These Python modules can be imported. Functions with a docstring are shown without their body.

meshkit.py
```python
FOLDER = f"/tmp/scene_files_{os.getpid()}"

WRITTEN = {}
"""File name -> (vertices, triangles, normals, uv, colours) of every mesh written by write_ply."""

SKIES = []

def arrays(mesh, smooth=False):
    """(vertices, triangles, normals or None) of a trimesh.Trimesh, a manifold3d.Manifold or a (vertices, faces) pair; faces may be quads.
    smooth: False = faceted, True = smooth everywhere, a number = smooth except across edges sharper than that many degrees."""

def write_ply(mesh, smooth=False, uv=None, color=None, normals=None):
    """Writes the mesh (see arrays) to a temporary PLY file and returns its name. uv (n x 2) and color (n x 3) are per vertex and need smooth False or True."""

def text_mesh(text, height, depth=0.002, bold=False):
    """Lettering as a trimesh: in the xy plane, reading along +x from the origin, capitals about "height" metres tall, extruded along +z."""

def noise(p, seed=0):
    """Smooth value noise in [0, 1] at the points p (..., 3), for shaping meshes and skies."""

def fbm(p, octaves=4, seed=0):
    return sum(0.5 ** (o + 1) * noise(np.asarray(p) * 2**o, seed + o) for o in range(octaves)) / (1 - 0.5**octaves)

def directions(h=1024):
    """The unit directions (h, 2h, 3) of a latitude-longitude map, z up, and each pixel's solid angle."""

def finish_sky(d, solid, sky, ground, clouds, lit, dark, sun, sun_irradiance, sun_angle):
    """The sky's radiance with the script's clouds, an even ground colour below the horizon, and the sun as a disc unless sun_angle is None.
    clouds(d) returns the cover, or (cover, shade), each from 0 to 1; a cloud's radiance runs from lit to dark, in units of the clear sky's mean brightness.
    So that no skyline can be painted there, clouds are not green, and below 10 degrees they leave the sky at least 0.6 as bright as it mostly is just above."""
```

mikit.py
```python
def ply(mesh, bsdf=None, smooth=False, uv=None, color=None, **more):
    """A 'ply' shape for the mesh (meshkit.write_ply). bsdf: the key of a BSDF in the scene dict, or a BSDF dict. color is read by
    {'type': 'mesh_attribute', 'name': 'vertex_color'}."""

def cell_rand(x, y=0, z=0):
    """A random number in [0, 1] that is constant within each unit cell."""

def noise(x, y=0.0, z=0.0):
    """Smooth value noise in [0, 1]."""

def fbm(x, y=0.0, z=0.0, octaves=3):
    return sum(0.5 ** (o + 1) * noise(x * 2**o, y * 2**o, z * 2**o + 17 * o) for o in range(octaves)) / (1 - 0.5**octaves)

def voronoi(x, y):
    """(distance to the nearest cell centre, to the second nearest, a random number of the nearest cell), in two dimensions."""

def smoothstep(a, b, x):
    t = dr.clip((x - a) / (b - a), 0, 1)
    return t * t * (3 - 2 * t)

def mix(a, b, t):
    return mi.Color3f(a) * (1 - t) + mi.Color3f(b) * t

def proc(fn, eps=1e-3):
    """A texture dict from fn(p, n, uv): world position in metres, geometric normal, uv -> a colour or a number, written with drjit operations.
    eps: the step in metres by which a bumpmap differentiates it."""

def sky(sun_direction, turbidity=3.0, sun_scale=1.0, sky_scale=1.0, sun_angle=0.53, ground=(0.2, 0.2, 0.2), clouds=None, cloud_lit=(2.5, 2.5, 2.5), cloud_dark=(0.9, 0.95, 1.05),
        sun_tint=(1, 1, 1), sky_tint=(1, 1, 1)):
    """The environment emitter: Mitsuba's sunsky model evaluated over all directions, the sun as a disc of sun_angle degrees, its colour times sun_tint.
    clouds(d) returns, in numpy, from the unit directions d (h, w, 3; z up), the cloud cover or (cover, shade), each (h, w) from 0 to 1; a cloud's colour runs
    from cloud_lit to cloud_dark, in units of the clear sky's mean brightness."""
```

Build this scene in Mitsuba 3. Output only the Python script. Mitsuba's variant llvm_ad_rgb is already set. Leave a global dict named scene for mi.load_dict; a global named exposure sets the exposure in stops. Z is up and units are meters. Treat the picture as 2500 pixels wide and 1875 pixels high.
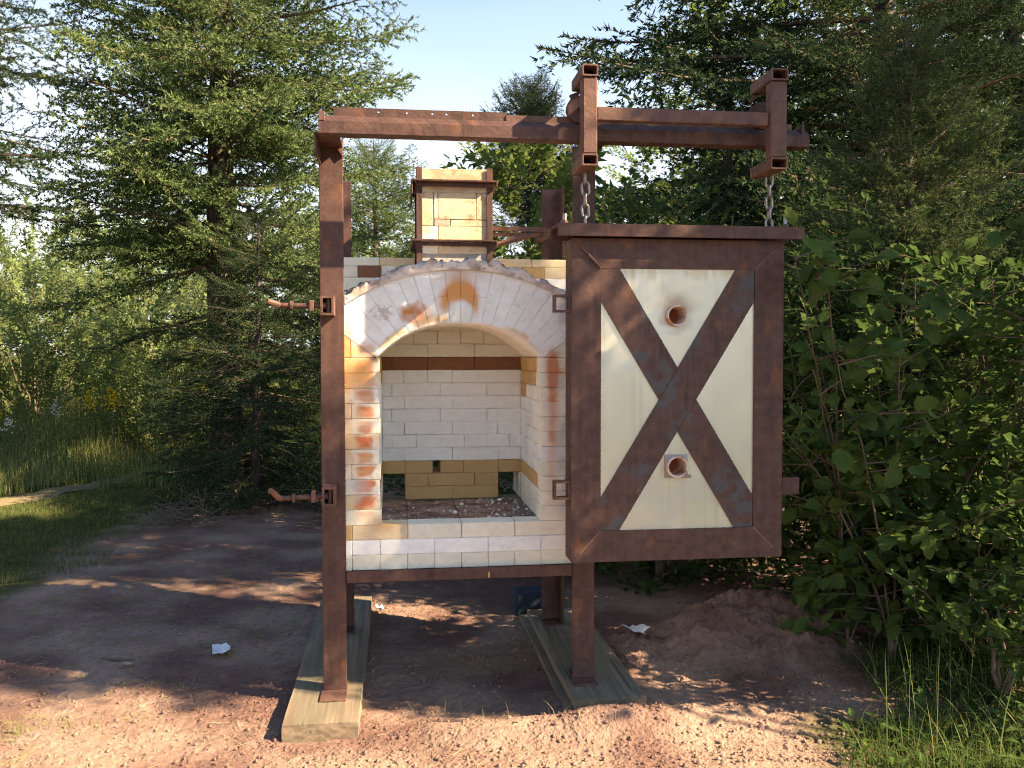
import math, random
import numpy as np, trimesh, mitsuba as mi, drjit as dr
import shapely, shapely.geometry as sg
import mikit, meshkit
from mikit import noise, fbm, smoothstep, mix, cell_rand, proc

scene, labels = {}, {}
T = mi.ScalarTransform4f

# ------------------------------------------------------------------ camera, sun and sky
CAM = np.array([0.0828, -3.7932, 1.55]); YAW, PITCH, ROLL, FPX = 0.1268, -0.0346, -0.0014, 2169.0
fwd = np.array([math.sin(YAW) * math.cos(PITCH), math.cos(YAW) * math.cos(PITCH), math.sin(PITCH)])
rgt = np.array([math.cos(YAW), -math.sin(YAW), 0.0]); upv = np.cross(rgt, fwd)
upv = math.cos(ROLL) * upv - math.sin(ROLL) * rgt
scene["camera"] = dict(type="thinlens", fov=2 * math.degrees(math.atan(1250 / FPX)), fov_axis="x", near_clip=0.05, far_clip=900.0,
                       aperture_radius=0.0018, focus_distance=3.9,
                       to_world=T().look_at(origin=CAM.tolist(), target=(CAM + fwd).tolist(), up=upv.tolist()))
SUN = np.array([2.05, -1.0, 1.70])
exposure = 3.3


def veil(d):
    n = meshkit.fbm(d * np.array([2.2, 2.2, 5.0]) + 3.0, 4)
    e = d[..., 2]
    return np.clip(0.92 * np.exp(-(e / .30) ** 2) + 0.35 * (n - 0.5), 0, 0.95)


scene["sky"] = mikit.sky(SUN, turbidity=2.6, sun_scale=1.3, sky_scale=.8, sun_tint=(1.0, 0.94, 0.83), clouds=veil, cloud_lit=(2.8, 2.84, 2.88), cloud_dark=(1.2, 1.25, 1.3))

rng = np.random.default_rng(7)

# ------------------------------------------------------------------ naming helpers
used = {}


def numbered(name):
    n = used.get(name, -1) + 1
    used[name] = n
    return name if n == 0 else f"{name}_{n:03d}"


def thing(name, label, cat, group=None):
    k = numbered(name)
    labels[k] = {"label": label, "category": cat}
    if group:
        labels[k]["group"] = group
    return k


def obj(name, mesh, bsdf, parent=None, smooth=False, uv=None, label=None, stuff=False, M=None):
    k = numbered(f"{parent}__{name}" if parent else name)
    d = mesh if isinstance(mesh, dict) else mikit.ply(mesh, bsdf, smooth=smooth, uv=uv)
    if M is not None:
        d = {**d, "to_world": T(M)}
    scene[k] = d
    if label or stuff:
        labels.setdefault(k, {})
        if label:
            labels[k]["label"] = label
        if stuff:
            labels[k]["kind"] = "stuff"
    return k


def struct(name, mesh, bsdf, smooth=False, uv=None, label=None):
    k = obj(name, mesh, bsdf, None, smooth, uv)
    labels[k] = {"kind": "structure", "label": label or name.replace("_", " "), "category": name.replace("_", " ")}
    return k


def stuff(name, mesh, bsdf, label, cat, uv=None, smooth=False):
    k = obj(name, mesh, bsdf, None, smooth, uv)
    labels[k] = {"kind": "stuff", "label": label, "category": cat}
    return k


# ------------------------------------------------------------------ mesh helpers
def cat_(ms):
    v, f, n = [], [], 0
    for m in ms:
        a, b = (np.asarray(m.vertices), np.asarray(m.faces)) if hasattr(m, "faces") else m
        v.append(a); f.append(b + n); n += len(a)
    return trimesh.Trimesh(np.vstack(v), np.vstack(f), process=False)


def box(x0, x1, y0, y1, z0, z1, b=0.002, jit=0.0, r=None):
    """A box with chamfered edges; jit moves its corners a little."""
    lo, hi = np.array([x0, y0, z0], float), np.array([x1, y1, z1], float)
    b = min(b, 0.3 * (hi - lo).min())
    pts = []
    for c in np.ndindex(2, 2, 2):
        c = np.array(c); p = np.where(c, hi, lo)
        if jit:
            p = p + (r or rng).uniform(-jit, jit, 3)
        s = np.where(c, -1, 1) * b
        for k in range(3):
            q = p + s; q[k] = p[k]
            pts.append(q)
    return trimesh.convex.convex_hull(np.array(pts))


def tube(points, radii, sides=7, caps=True):
    p = np.asarray(points, float)
    n = len(p)
    rr = np.broadcast_to(np.asarray(radii, float), (n,))
    t = np.gradient(p, axis=0); t /= np.linalg.norm(t, axis=1, keepdims=True) + 1e-12
    ref = np.array([0, 0, 1.0]) if abs(t[:, 2]).mean() < 0.8 else np.array([1.0, 0, 0])
    a = np.cross(t, ref); a /= np.linalg.norm(a, axis=1, keepdims=True) + 1e-12
    b = np.cross(t, a)
    ang = np.arange(sides) * 2 * np.pi / sides
    v = (p[:, None] + rr[:, None, None] * (np.cos(ang)[None, :, None] * a[:, None] + np.sin(ang)[None, :, None] * b[:, None])).reshape(-1, 3)
    i, j = np.meshgrid(np.arange(n - 1), np.arange(sides), indexing="ij")
    q = np.stack([i * sides + j, i * sides + (j + 1) % sides, (i + 1) * sides + (j + 1) % sides, (i + 1) * sides + j], -1).reshape(-1, 4)
    f = np.vstack([q[:, [0, 1, 2]], q[:, [0, 2, 3]]])[:, ::-1]
    if caps:
        c0, c1 = len(v), len(v) + 1
        v = np.vstack([v, p[:1], p[-1:]])
        js = np.arange(sides)
        f = np.vstack([f, np.stack([js * 0 + c0, js, (js + 1) % sides], 1)[:, ::-1], np.stack([js * 0 + c1, (n - 1) * sides + (js + 1) % sides, (n - 1) * sides + js], 1)[:, ::-1]])
    m = trimesh.Trimesh(v, f, process=False)
    return m


def extr(poly, y0, y1):
    """A polygon drawn in the x-z plane, given thickness from y0 to y1."""
    m = trimesh.creation.extrude_polygon(poly, y1 - y0, engine="earcut")
    v = np.array(m.vertices)
    return trimesh.Trimesh(np.stack([v[:, 0], y1 - v[:, 2], v[:, 1]], 1), m.faces, process=False)


def rect_tube(x0, x1, z0, z1, y0, y1, w=0.006):
    """A hollow rectangular tube lying along y, open at both ends, with rounded edges."""
    o = sg.box(x0 + .006, z0 + .006, x1 - .006, z1 - .006).buffer(.006, quad_segs=3)
    i = sg.box(x0 + w + .004, z0 + w + .004, x1 - w - .004, z1 - w - .004).buffer(.004, quad_segs=3)
    return extr(o.difference(i), y0, y1)


def const_uv(m, u, v=0.5):
    return np.tile([u, v], (len(m.vertices), 1))


# ------------------------------------------------------------------ materials
def two(d):
    return {"type": "twosided", "b": d}


def frac(v):
    return v - dr.floor(v)


def bump(d, fn, scale, eps=1e-3):
    return {"type": "bumpmap", "t": proc(fn, eps), "scale": scale, "b": d}


def gauss(x, c, s):
    return dr.exp(-dr.square((x - c) / s))


def brick_color(p, n, uv):
    """uv.x picks the brick's kind and tone, the rest is firing stain and soot at its own place on the kiln."""
    k = uv.x
    c = mi.Color3f(.80, .83, .82)                                   # white insulating brick
    c = dr.select(k > .2, mi.Color3f(.77, .76, .64), c)             # cream
    c = dr.select(k > .32, mi.Color3f(.66, .555, .37), c)            # yellow
    c = dr.select(k > .4, mi.Color3f(.55, .375, .175), c)             # tan hard brick
    c = dr.select(k > .6, mi.Color3f(.22, .105, .058), c)             # dark red
    c = dr.select(k > .8, mi.Color3f(.36, .34, .33), c)             # grey
    t = uv.y
    c = c * (0.90 + 0.18 * t)
    g = fbm(p.x * 40, p.y * 40, p.z * 40, 3)
    c = c * (0.90 + 0.2 * g)
    sp = noise(p.x * 260, p.y * 260, p.z * 260)
    c = c * (1 - 0.45 * smoothstep(.86, .93, sp))
    w = fbm(p.x * 9 + 3, p.y * 9, p.z * 9, 3)
    front = smoothstep(.06, .015, p.y)
    # crown flash: an orange hood with a pale heart
    x, z = p.x - .345, p.z
    wob = .35 * (w - .5)
    outer = smoothstep(1.18, .62, dr.sqrt(dr.square(x / .090) + dr.square((z - 1.768) / .108)) + wob)
    heart = smoothstep(1.18, .55, dr.sqrt(dr.square(x / .062) + dr.square((z - 1.728) / .056)) + wob)
    hood = outer * (1 - heart) * smoothstep(1.685, 1.745, z)
    c = mix(c, (.64, .29, .075), front * dr.minimum(hood * (.85 + .6 * w), .95))
    halo = gauss(x, 0, .085) * smoothstep(1.83, 1.88, z)
    c = mix(c, (.56, .40, .28), front * halo * .75)
    pale = gauss(x, 0, .07) * gauss(z, 1.71, .05)
    c = mix(c, (.66, .70, .62), front * pale * .6)
    # blush on the left haunch and small ones along the intrados
    b1 = smoothstep(.9, .35, dr.sqrt(dr.square((p.x - .150) / .082) + dr.square((z - 1.705) / .068)) + 1.5 * (w - .5))
    c = mix(c, (.56, .27, .14), front * b1 * (.62 + .6 * fbm(p.x * 40, 1, p.z * 40, 2)))
    rim = smoothstep(.035, .0, dr.abs(z - (1.70 - .145 * dr.power(dr.minimum(dr.abs(x) / .3545, 1.2), 2.6)))) * smoothstep(.42, .62, fbm(p.x * 13 + 8, 0, p.z * 13, 2))
    c = mix(c, (.66, .42, .15), front * rim * .75)
    b2 = smoothstep(.9, .4, dr.sqrt(dr.square((p.x - .025) / .05) + dr.square((z - 1.722) / .034)) + 1.9 * (w - .5))
    c = mix(c, (.40, .33, .27), front * b2 * .6 * smoothstep(.3, .6, fbm(p.x * 60, 2, p.z * 60, 2)))
    # jambs: orange and grey bands by the fire openings
    ci = dr.floor((z - .6288) / .0645)
    cr = cell_rand(ci, 3, 1); cf = (z - .6288) / .0645 - ci
    wx = p.x + .030 * (fbm(p.x * 20, 0, p.z * 30, 2) - .5)
    jl = smoothstep(-.118, -.075, wx) * smoothstep(-.012, -.035, wx) * smoothstep(.83, .90, z) * smoothstep(1.56, 1.48, z)
    amt = smoothstep(-.35, .45, cr) * smoothstep(-.10, .30, cf + .5 * (w - .5)) * smoothstep(1.12, .72, cf + .5 * (w - .5)) * (.55 + .75 * fbm(p.x * 24, 3, p.z * 60, 3))
    c = mix(c, mix((.62, .30, .10), (.50, .14, .055), cell_rand(ci, 8, 2)), front * dr.minimum(jl * amt, .92))
    jlw = smoothstep(-.05, -.012, wx) * smoothstep(.02, .0, p.x) * smoothstep(.85, .95, z)
    c = mix(c, (.80, .79, .74), front * jlw * .6 * smoothstep(.35, .55, fbm(p.x * 50, 2, p.z * 26, 3)))
    jr = gauss(p.x, .745, .026) * smoothstep(.82, .95, z) * smoothstep(1.60, 1.5, z)
    c = mix(c, (.50, .18, .075), front * dr.minimum(jr * (.55 + .9 * smoothstep(.25, .6, cell_rand(ci, 5, 4))) * smoothstep(.85, 1.42, z + .3 * w) * (.7 + .8 * fbm(p.x * 30, 3, p.z * 40, 3)), .92))
    grey = smoothstep(.45, .62, fbm(p.x * 12 + 20, 0, p.z * 7, 3)) * (gauss(p.x, -.10, .05) * smoothstep(1.2, .95, z) * smoothstep(.76, .86, z) + gauss(p.x, .79, .03) * smoothstep(.8, .9, z))
    c = mix(c, (.50, .47, .47), front * dr.minimum(grey, 1) * .75)
    out = smoothstep(-.095, -.125, wx) * smoothstep(.98, 1.12, z) * smoothstep(1.74, 1.64, z)
    c = mix(c, (.68, .38, .17), front * out * (.35 + .5 * fbm(p.x * 20, 4, p.z * 30, 3)))
    upj = smoothstep(.0, -.04, wx) * smoothstep(1.36, 1.44, z) * smoothstep(1.62, 1.56, z)
    c = mix(c, (.66, .33, .12), front * upj * (.25 + .8 * fbm(p.x * 26, 6, p.z * 40, 3)))
    up = smoothstep(2.02, 2.06, z)
    c = mix(c, (.44, .30, .19), up * (.55 * smoothstep(.38, .68, fbm(p.x * 11 + 5, p.y * 11, p.z * 11, 4)) + .35 * smoothstep(2.36, 2.43, z + .04 * w)))
    c = mix(c, (.20, .14, .11), up * .5 * smoothstep(.62, .74, fbm(p.x * 26, p.y * 26 + 3, p.z * 26, 3)))
    chip = smoothstep(.66, .72, fbm(p.x * 75 + 2, p.y * 75, p.z * 75, 3))
    c = mix(c, (.42, .36, .28), .10 * chip)
    soot = gauss(p.x, -.02, .025) * gauss(z, 1.53, .018)
    c = mix(c, (.12, .08, .08), front * soot)
    lo = gauss(p.x, .02, .07) * gauss(z, .83, .03)
    c = mix(c, (.55, .30, .12), front * lo * .7)
    return c


scene["firebrick"] = bump(two({"type": "principled", "base_color": proc(brick_color), "roughness": .9, "specular": .2}),
                          lambda p, n, uv: fbm(p.x * 90, p.y * 90, p.z * 90, 3) + .9 * smoothstep(.82, .95, noise(p.x * 170, p.y * 170, p.z * 170)) * -1.0, .0016, 8e-4)
scene["mortar"] = two({"type": "diffuse", "reflectance": proc(lambda p, n, uv: mix((.34, .29, .23), (.50, .45, .37), fbm(p.x * 30, p.y * 30, p.z * 30)))})


def crust_color(p, n, uv):
    a = fbm(p.x * 22, p.y * 22, p.z * 22, 3)
    c = mix((.42, .32, .27), (.74, .63, .55), smoothstep(.3, .65, a))
    return mix(c, (.25, .18, .14), .7 * smoothstep(.6, .75, fbm(p.x * 45 + 4, p.y * 45, p.z * 45, 2)))


scene["castable"] = two({"type": "diffuse", "reflectance": proc(crust_color)})


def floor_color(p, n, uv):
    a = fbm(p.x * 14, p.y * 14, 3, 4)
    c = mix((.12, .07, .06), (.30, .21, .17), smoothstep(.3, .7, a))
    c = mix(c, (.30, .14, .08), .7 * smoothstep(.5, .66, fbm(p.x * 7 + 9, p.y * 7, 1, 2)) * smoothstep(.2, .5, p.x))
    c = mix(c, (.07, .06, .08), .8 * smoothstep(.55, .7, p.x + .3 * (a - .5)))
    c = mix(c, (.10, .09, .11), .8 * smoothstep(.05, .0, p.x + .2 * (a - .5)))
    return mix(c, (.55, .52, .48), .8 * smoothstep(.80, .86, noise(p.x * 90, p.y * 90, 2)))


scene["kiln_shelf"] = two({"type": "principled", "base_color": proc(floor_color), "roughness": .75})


def rust_color(p, n, uv):
    up = dr.abs(n.z)
    s = p.x * 1.0 + p.y * 0.9
    streak = fbm(s * 70, 0, p.z * 3.0, 3)
    blot = fbm(p.x * 11 + 2, p.y * 11, p.z * 11, 4)
    fine = fbm(p.x * 120, p.y * 120, p.z * 120, 2)
    c = mix((.062, .033, .029), (.122, .067, .054), smoothstep(.20, .80, .30 * streak + .28 * blot + .42 * fbm(p.x * 33, p.y * 33, p.z * 33 + 4, 3)))
    c = mix(c, (.23, .095, .04), .40 * smoothstep(.60, .76, fbm(p.x * 19 + 7, p.y * 19, p.z * 9, 4)))
    c = mix(c, (.035, .02, .02), .55 * smoothstep(.58, .74, fbm(s * 30 + 40, 5, p.z * 2.4, 3)) * smoothstep(.4, .6, fbm(p.x * 4, p.y * 4 + 3, p.z * 4, 2)))
    c = mix(c, (.20, .13, .11), .16 * smoothstep(.62, .80, fbm(p.x * 60 + 3, p.y * 60, p.z * 60, 3)))
    return c * (.85 + .30 * fine)


def scale_color(p, n, uv):
    """Rust over blue-grey mill scale (the flat bars of the door)."""
    c = rust_color(p, n, uv)
    a = fbm(p.x * 7 + 1.3, p.y * 7, p.z * 5, 4)
    return mix(c, (.080, .080, .088), .90 * smoothstep(.50, .60, a) * smoothstep(.35, .55, fbm(p.x * 30, p.y * 30, p.z * 24, 3)))


def steel(fn, rough=.62):
    return bump(two({"type": "principled", "base_color": proc(fn), "roughness": rough, "specular": .35, "metallic": .12}),
                lambda p, n, uv: fbm(p.x * 110, p.y * 110, p.z * 110, 3) + .8 * fbm(p.x * 18, p.y * 18, p.z * 18, 2), .0011, 8e-4)


scene["rust"] = steel(rust_color)
scene["mill_scale"] = steel(scale_color, .55)
scene["bright_rust"] = steel(lambda p, n, uv: rust_color(p, n, uv) * 1.25 + mi.Color3f(.015, .008, .005))
scene["chain_steel"] = two({"type": "principled", "base_color": proc(lambda p, n, uv: mix((.42, .40, .37), (.22, .17, .14), fbm(p.x * 60, p.y * 60, p.z * 60))), "metallic": .75, "roughness": .42})
scene["weld_steel"] = two({"type": "principled", "base_color": {"type": "rgb", "value": [.30, .17, .12]}, "metallic": .3, "roughness": .5})


def panel_color(p, n, uv):
    c = mix((.64, .62, .50), (.71, .68, .545), fbm(p.x * 3, 0, p.z * 3, 3))
    c = c * (.84 + .26 * fbm(p.x * 5 + 2, 0, p.z * 3.2, 4))
    run = smoothstep(.50, .75, noise(p.x * 60, 2, p.z * .7)) * smoothstep(.30, .7, fbm(p.x * 9, 7, p.z * 3, 3))
    c = mix(c, (.50, .44, .33), .30 * run)
    c = mix(c, (.55, .56, .56), .35 * smoothstep(.56, .72, fbm(p.x * 6 + 11, 1, p.z * 6, 4)))
    drip = smoothstep(.64, .76, noise(p.x * 95, 0, p.z * 1.2)) * smoothstep(.35, .6, noise(p.x * 18, 3, p.z * 2.0 + 1))
    c = mix(c, (.42, .33, .20), .40 * drip * smoothstep(1.55, 1.85, p.z) * smoothstep(1.12, .98, p.x))
    d = -.028 + dr.sqrt(dr.square(p.x - 1.192) + dr.square(p.z - 1.70))
    c = mix(c, (.30, .17, .12), .40 * smoothstep(.075, .03, d + .03 * noise(p.x * 40, 0, p.z * 40)) + .40 * smoothstep(.15, .03, d + .05 * noise(p.x * 22, 3, p.z * 22)) * smoothstep(1.70, 1.76, p.z))
    d2 = dr.abs(p.z - 1.873) + .05 * noise(p.x * 60, 0, 0)
    return mix(c, (.45, .33, .18), .5 * smoothstep(.05, .01, d2))


scene["panel"] = two({"type": "principled", "base_color": proc(panel_color), "metallic": .6, "roughness": proc(lambda p, n, uv: .30 + .14 * fbm(p.x * 9, 0, p.z * 5)), "specular": .5})
scene["ceramic"] = two({"type": "principled", "base_color": proc(lambda p, n, uv: mix((.62, .52, .44), (.42, .22, .13), smoothstep(-.28, -.33, -p.y - .60) * .0 + smoothstep(.45, .7, fbm(p.x * 30, p.y * 20, p.z * 30)))), "roughness": .5})
scene["ceramic_burnt"] = two({"type": "diffuse", "reflectance": {"type": "rgb", "value": [.30, .10, .04]}})
scene["port_dark"] = two({"type": "diffuse", "reflectance": {"type": "rgb", "value": [.10, .055, .04]}})


def plank_color(p, n, uv):
    g = fbm(p.x * 60, p.y * 2.5, p.z * 60, 4)
    c = mix((.125, .098, .070), (.265, .208, .145), smoothstep(.2, .8, .6 * g + .4 * fbm(p.x * 14, p.y * 5, p.z * 14, 3)))
    c = mix(c, (.05, .045, .04), .75 * smoothstep(.70, .76, fbm(p.x * 34, p.y * 1.1, p.z * 34 + 5, 3)))
    c = mix(c, (.20, .13, .10), .5 * smoothstep(.5, .7, fbm(p.x * 5 + 3, p.y * 5, p.z * 5, 4)))
    c = mix(c, (.14, .135, .095), .5 * smoothstep(.5, .68, fbm(p.x * 8, p.y * 4, p.z * 8, 3)))
    return c * (.88 + .24 * noise(p.x * 200, p.y * 9, p.z * 200))


scene["plank_wood"] = bump(two({"type": "principled", "base_color": proc(plank_color), "roughness": .85}), lambda p, n, uv: fbm(p.x * 90, p.y * 4, p.z * 90, 3), .002)


def soil_tone(p):
    a = fbm(p.x * 3, p.y * 3, p.z * 3, 4)
    b = fbm(p.x * 55, p.y * 55, p.z * 55, 3)
    c = mix((.175, .107, .090), (.32, .222, .176), smoothstep(.3, .7, a))
    return c * (.72 + .56 * b)


def lawn_mask(x, y):
    """1 on the mown grass and meadow, 0 on the bare soil (drjit or numpy values alike)."""
    return -(x + 2.25) * .9 + (y - 2.2) * .12


def ground_color(p, n, uv):
    c = soil_tone(p)
    w = .9 * (fbm(p.x * 1.3, p.y * 1.3, 0, 3) - .5) + .35 * (noise(p.x * 7, p.y * 7, 0) - .5)
    m = smoothstep(-.1, .45, lawn_mask(p.x, p.y) + w) * smoothstep(.3, 1.4, p.y + w)
    m = dr.maximum(m, smoothstep(1.55, 1.9, p.x + .5 * w) * smoothstep(-.15, -.5, p.y + .4 * w))
    m = dr.maximum(m, smoothstep(6.2, 8.0, p.y + w))
    g = mix((.045, .06, .02), (.11, .11, .04), fbm(p.x * 9, p.y * 9, 1, 3))
    straw = smoothstep(.62, .74, fbm(p.x * 16 + 4, p.y * 16, 2, 3)) * smoothstep(.5, 1.2, -p.x + .4 * p.y)
    c = mix(c, (.22, .19, .09), .45 * straw)
    return mix(c, g, m)


scene["soil"] = bump(two({"type": "diffuse", "reflectance": proc(ground_color)}), lambda p, n, uv: fbm(p.x * 80, p.y * 80, p.z * 80, 3), .013, 1.2e-3)
scene["mound_soil"] = bump(two({"type": "diffuse", "reflectance": proc(lambda p, n, uv: soil_tone(p) * 1.05)}), lambda p, n, uv: fbm(p.x * 80, p.y * 80, p.z * 80, 3), .013, 1.2e-3)
scene["clod_soil"] = two({"type": "diffuse", "reflectance": proc(lambda p, n, uv: soil_tone(p) * 1.0)})
scene["path_soil"] = two({"type": "diffuse", "reflectance": proc(lambda p, n, uv: mix((.16, .14, .08), (.30, .24, .15), fbm(p.x * 6, p.y * 6, 0, 4)))})


def bark_color(p, n, uv):
    a = fbm(p.x * 22, p.y * 22, p.z * 9, 4)
    return mix((.055, .045, .038), (.17, .145, .125), smoothstep(.3, .75, a))


scene["bark"] = bump(two({"type": "diffuse", "reflectance": proc(bark_color)}), lambda p, n, uv: fbm(p.x * 30, p.y * 30, p.z * 10, 3), .02, 3e-3)
scene["twig_bark"] = two({"type": "diffuse", "reflectance": proc(lambda p, n, uv: mix((.10, .075, .055), (.24, .19, .15), noise(p.x * 8, p.y * 8, p.z * 8)))})


def needle_color(a, b, c):
    def f(p, n, uv):
        w = fbm(p.x * 1.7, p.y * 1.7, p.z * 1.7, 3)
        k = noise(p.x * 14, p.y * 14, p.z * 14)
        col = mix(a, b, smoothstep(.25, .75, .6 * w + .4 * k))
        return mix(col, c, .8 * smoothstep(.55, 1.0, uv.x))           # uv.x: nearness to the twig's tip
    return proc(f)


def leafy(color, dt, rough=.5, spec=.4):
    return {"type": "principledthin", "base_color": color, "roughness": rough, "diff_trans": dt, "spec_trans": 0.0, "eta": 1.4, "sheen": 0.0}


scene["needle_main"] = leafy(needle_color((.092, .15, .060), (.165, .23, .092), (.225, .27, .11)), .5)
scene["needle_dark"] = leafy(needle_color((.030, .060, .034), (.055, .088, .040), (.08, .105, .045)), .35)  # darker needle copy for shaded boughs, the shade put into the colour
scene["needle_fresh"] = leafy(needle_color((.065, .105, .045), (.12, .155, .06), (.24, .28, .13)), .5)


def leaf_color(a, b, c):
    def f(p, n, uv):
        k = noise(p.x * 9, p.y * 9, p.z * 9)
        r = cell_rand(p.x * 23, p.y * 23, p.z * 23)
        col = mix(a, b, smoothstep(.2, .8, .7 * k + .3 * r))
        col = mix(col, c, smoothstep(.90, .97, noise(p.x * 17 + 5, p.y * 17, p.z * 17)))
        rib = smoothstep(.06, .0, dr.abs(uv.y - .5)) + .35 * smoothstep(.12, .0, dr.abs(frac(uv.x * 6 - dr.abs(uv.y - .5) * 6) - .5))
        return col * (1 + .22 * rib)
    return proc(f)


scene["leaf_alder"] = leafy(leaf_color((.065, .115, .035), (.115, .175, .05), (.30, .29, .06)), .85, .30)
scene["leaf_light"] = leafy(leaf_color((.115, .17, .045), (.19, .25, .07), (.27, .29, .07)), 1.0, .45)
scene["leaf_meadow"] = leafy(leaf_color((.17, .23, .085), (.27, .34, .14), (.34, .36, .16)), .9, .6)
scene["leaf_shade"] = leafy(leaf_color((.045, .085, .03), (.075, .12, .035), (.15, .17, .05)), .8, .4)  # darker leaf copy for the undergrowth, its shade put into the colour
scene["grass_lawn"] = leafy(proc(lambda p, n, uv: mix(mix((.085, .125, .04), (.17, .20, .07), noise(p.x * 5, p.y * 5, 0)), (.24, .21, .11), .7 * smoothstep(.80, .95, uv.x)) * (.8 + .5 * uv.y)), .7, .6)
scene["grass_tall"] = leafy(proc(lambda p, n, uv: mix(mix((.15, .225, .065), (.27, .31, .12), noise(p.x * 1.5, p.y * 1.5, 0)), (.38, .31, .16), .8 * smoothstep(.6, .85, uv.x))), .8, .6)
scene["grass_corner"] = leafy(proc(lambda p, n, uv: mix(mix((.06, .115, .03), (.13, .18, .05), noise(p.x * 4, p.y * 4, 0)), (.30, .25, .13), .8 * smoothstep(.62, .80, uv.x))), .8, .5)
scene["straw"] = two({"type": "diffuse", "reflectance": proc(lambda p, n, uv: mix((.36, .27, .15), (.52, .43, .26), noise(p.x * 40, p.y * 40, 0)))})
scene["goldenrod_yellow"] = leafy({"type": "rgb", "value": [.62, .46, .03]}, .5)
scene["petal_white"] = leafy({"type": "rgb", "value": [.75, .75, .70]}, .5)
scene["paper"] = two({"type": "diffuse", "reflectance": {"type": "rgb", "value": [.78, .80, .83]}})
scene["blue_tarp"] = two({"type": "principled", "base_color": {"type": "rgb", "value": [.022, .034, .055]}, "roughness": .95})
scene["paint_mark"] = two({"type": "diffuse", "reflectance": {"type": "rgb", "value": [.60, .42, .18]}})
scene["bolt_steel"] = two({"type": "principled", "base_color": {"type": "rgb", "value": [.35, .32, .33]}, "metallic": .7, "roughness": .45})

# ------------------------------------------------------------------ ground
G0 = 0.05


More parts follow.
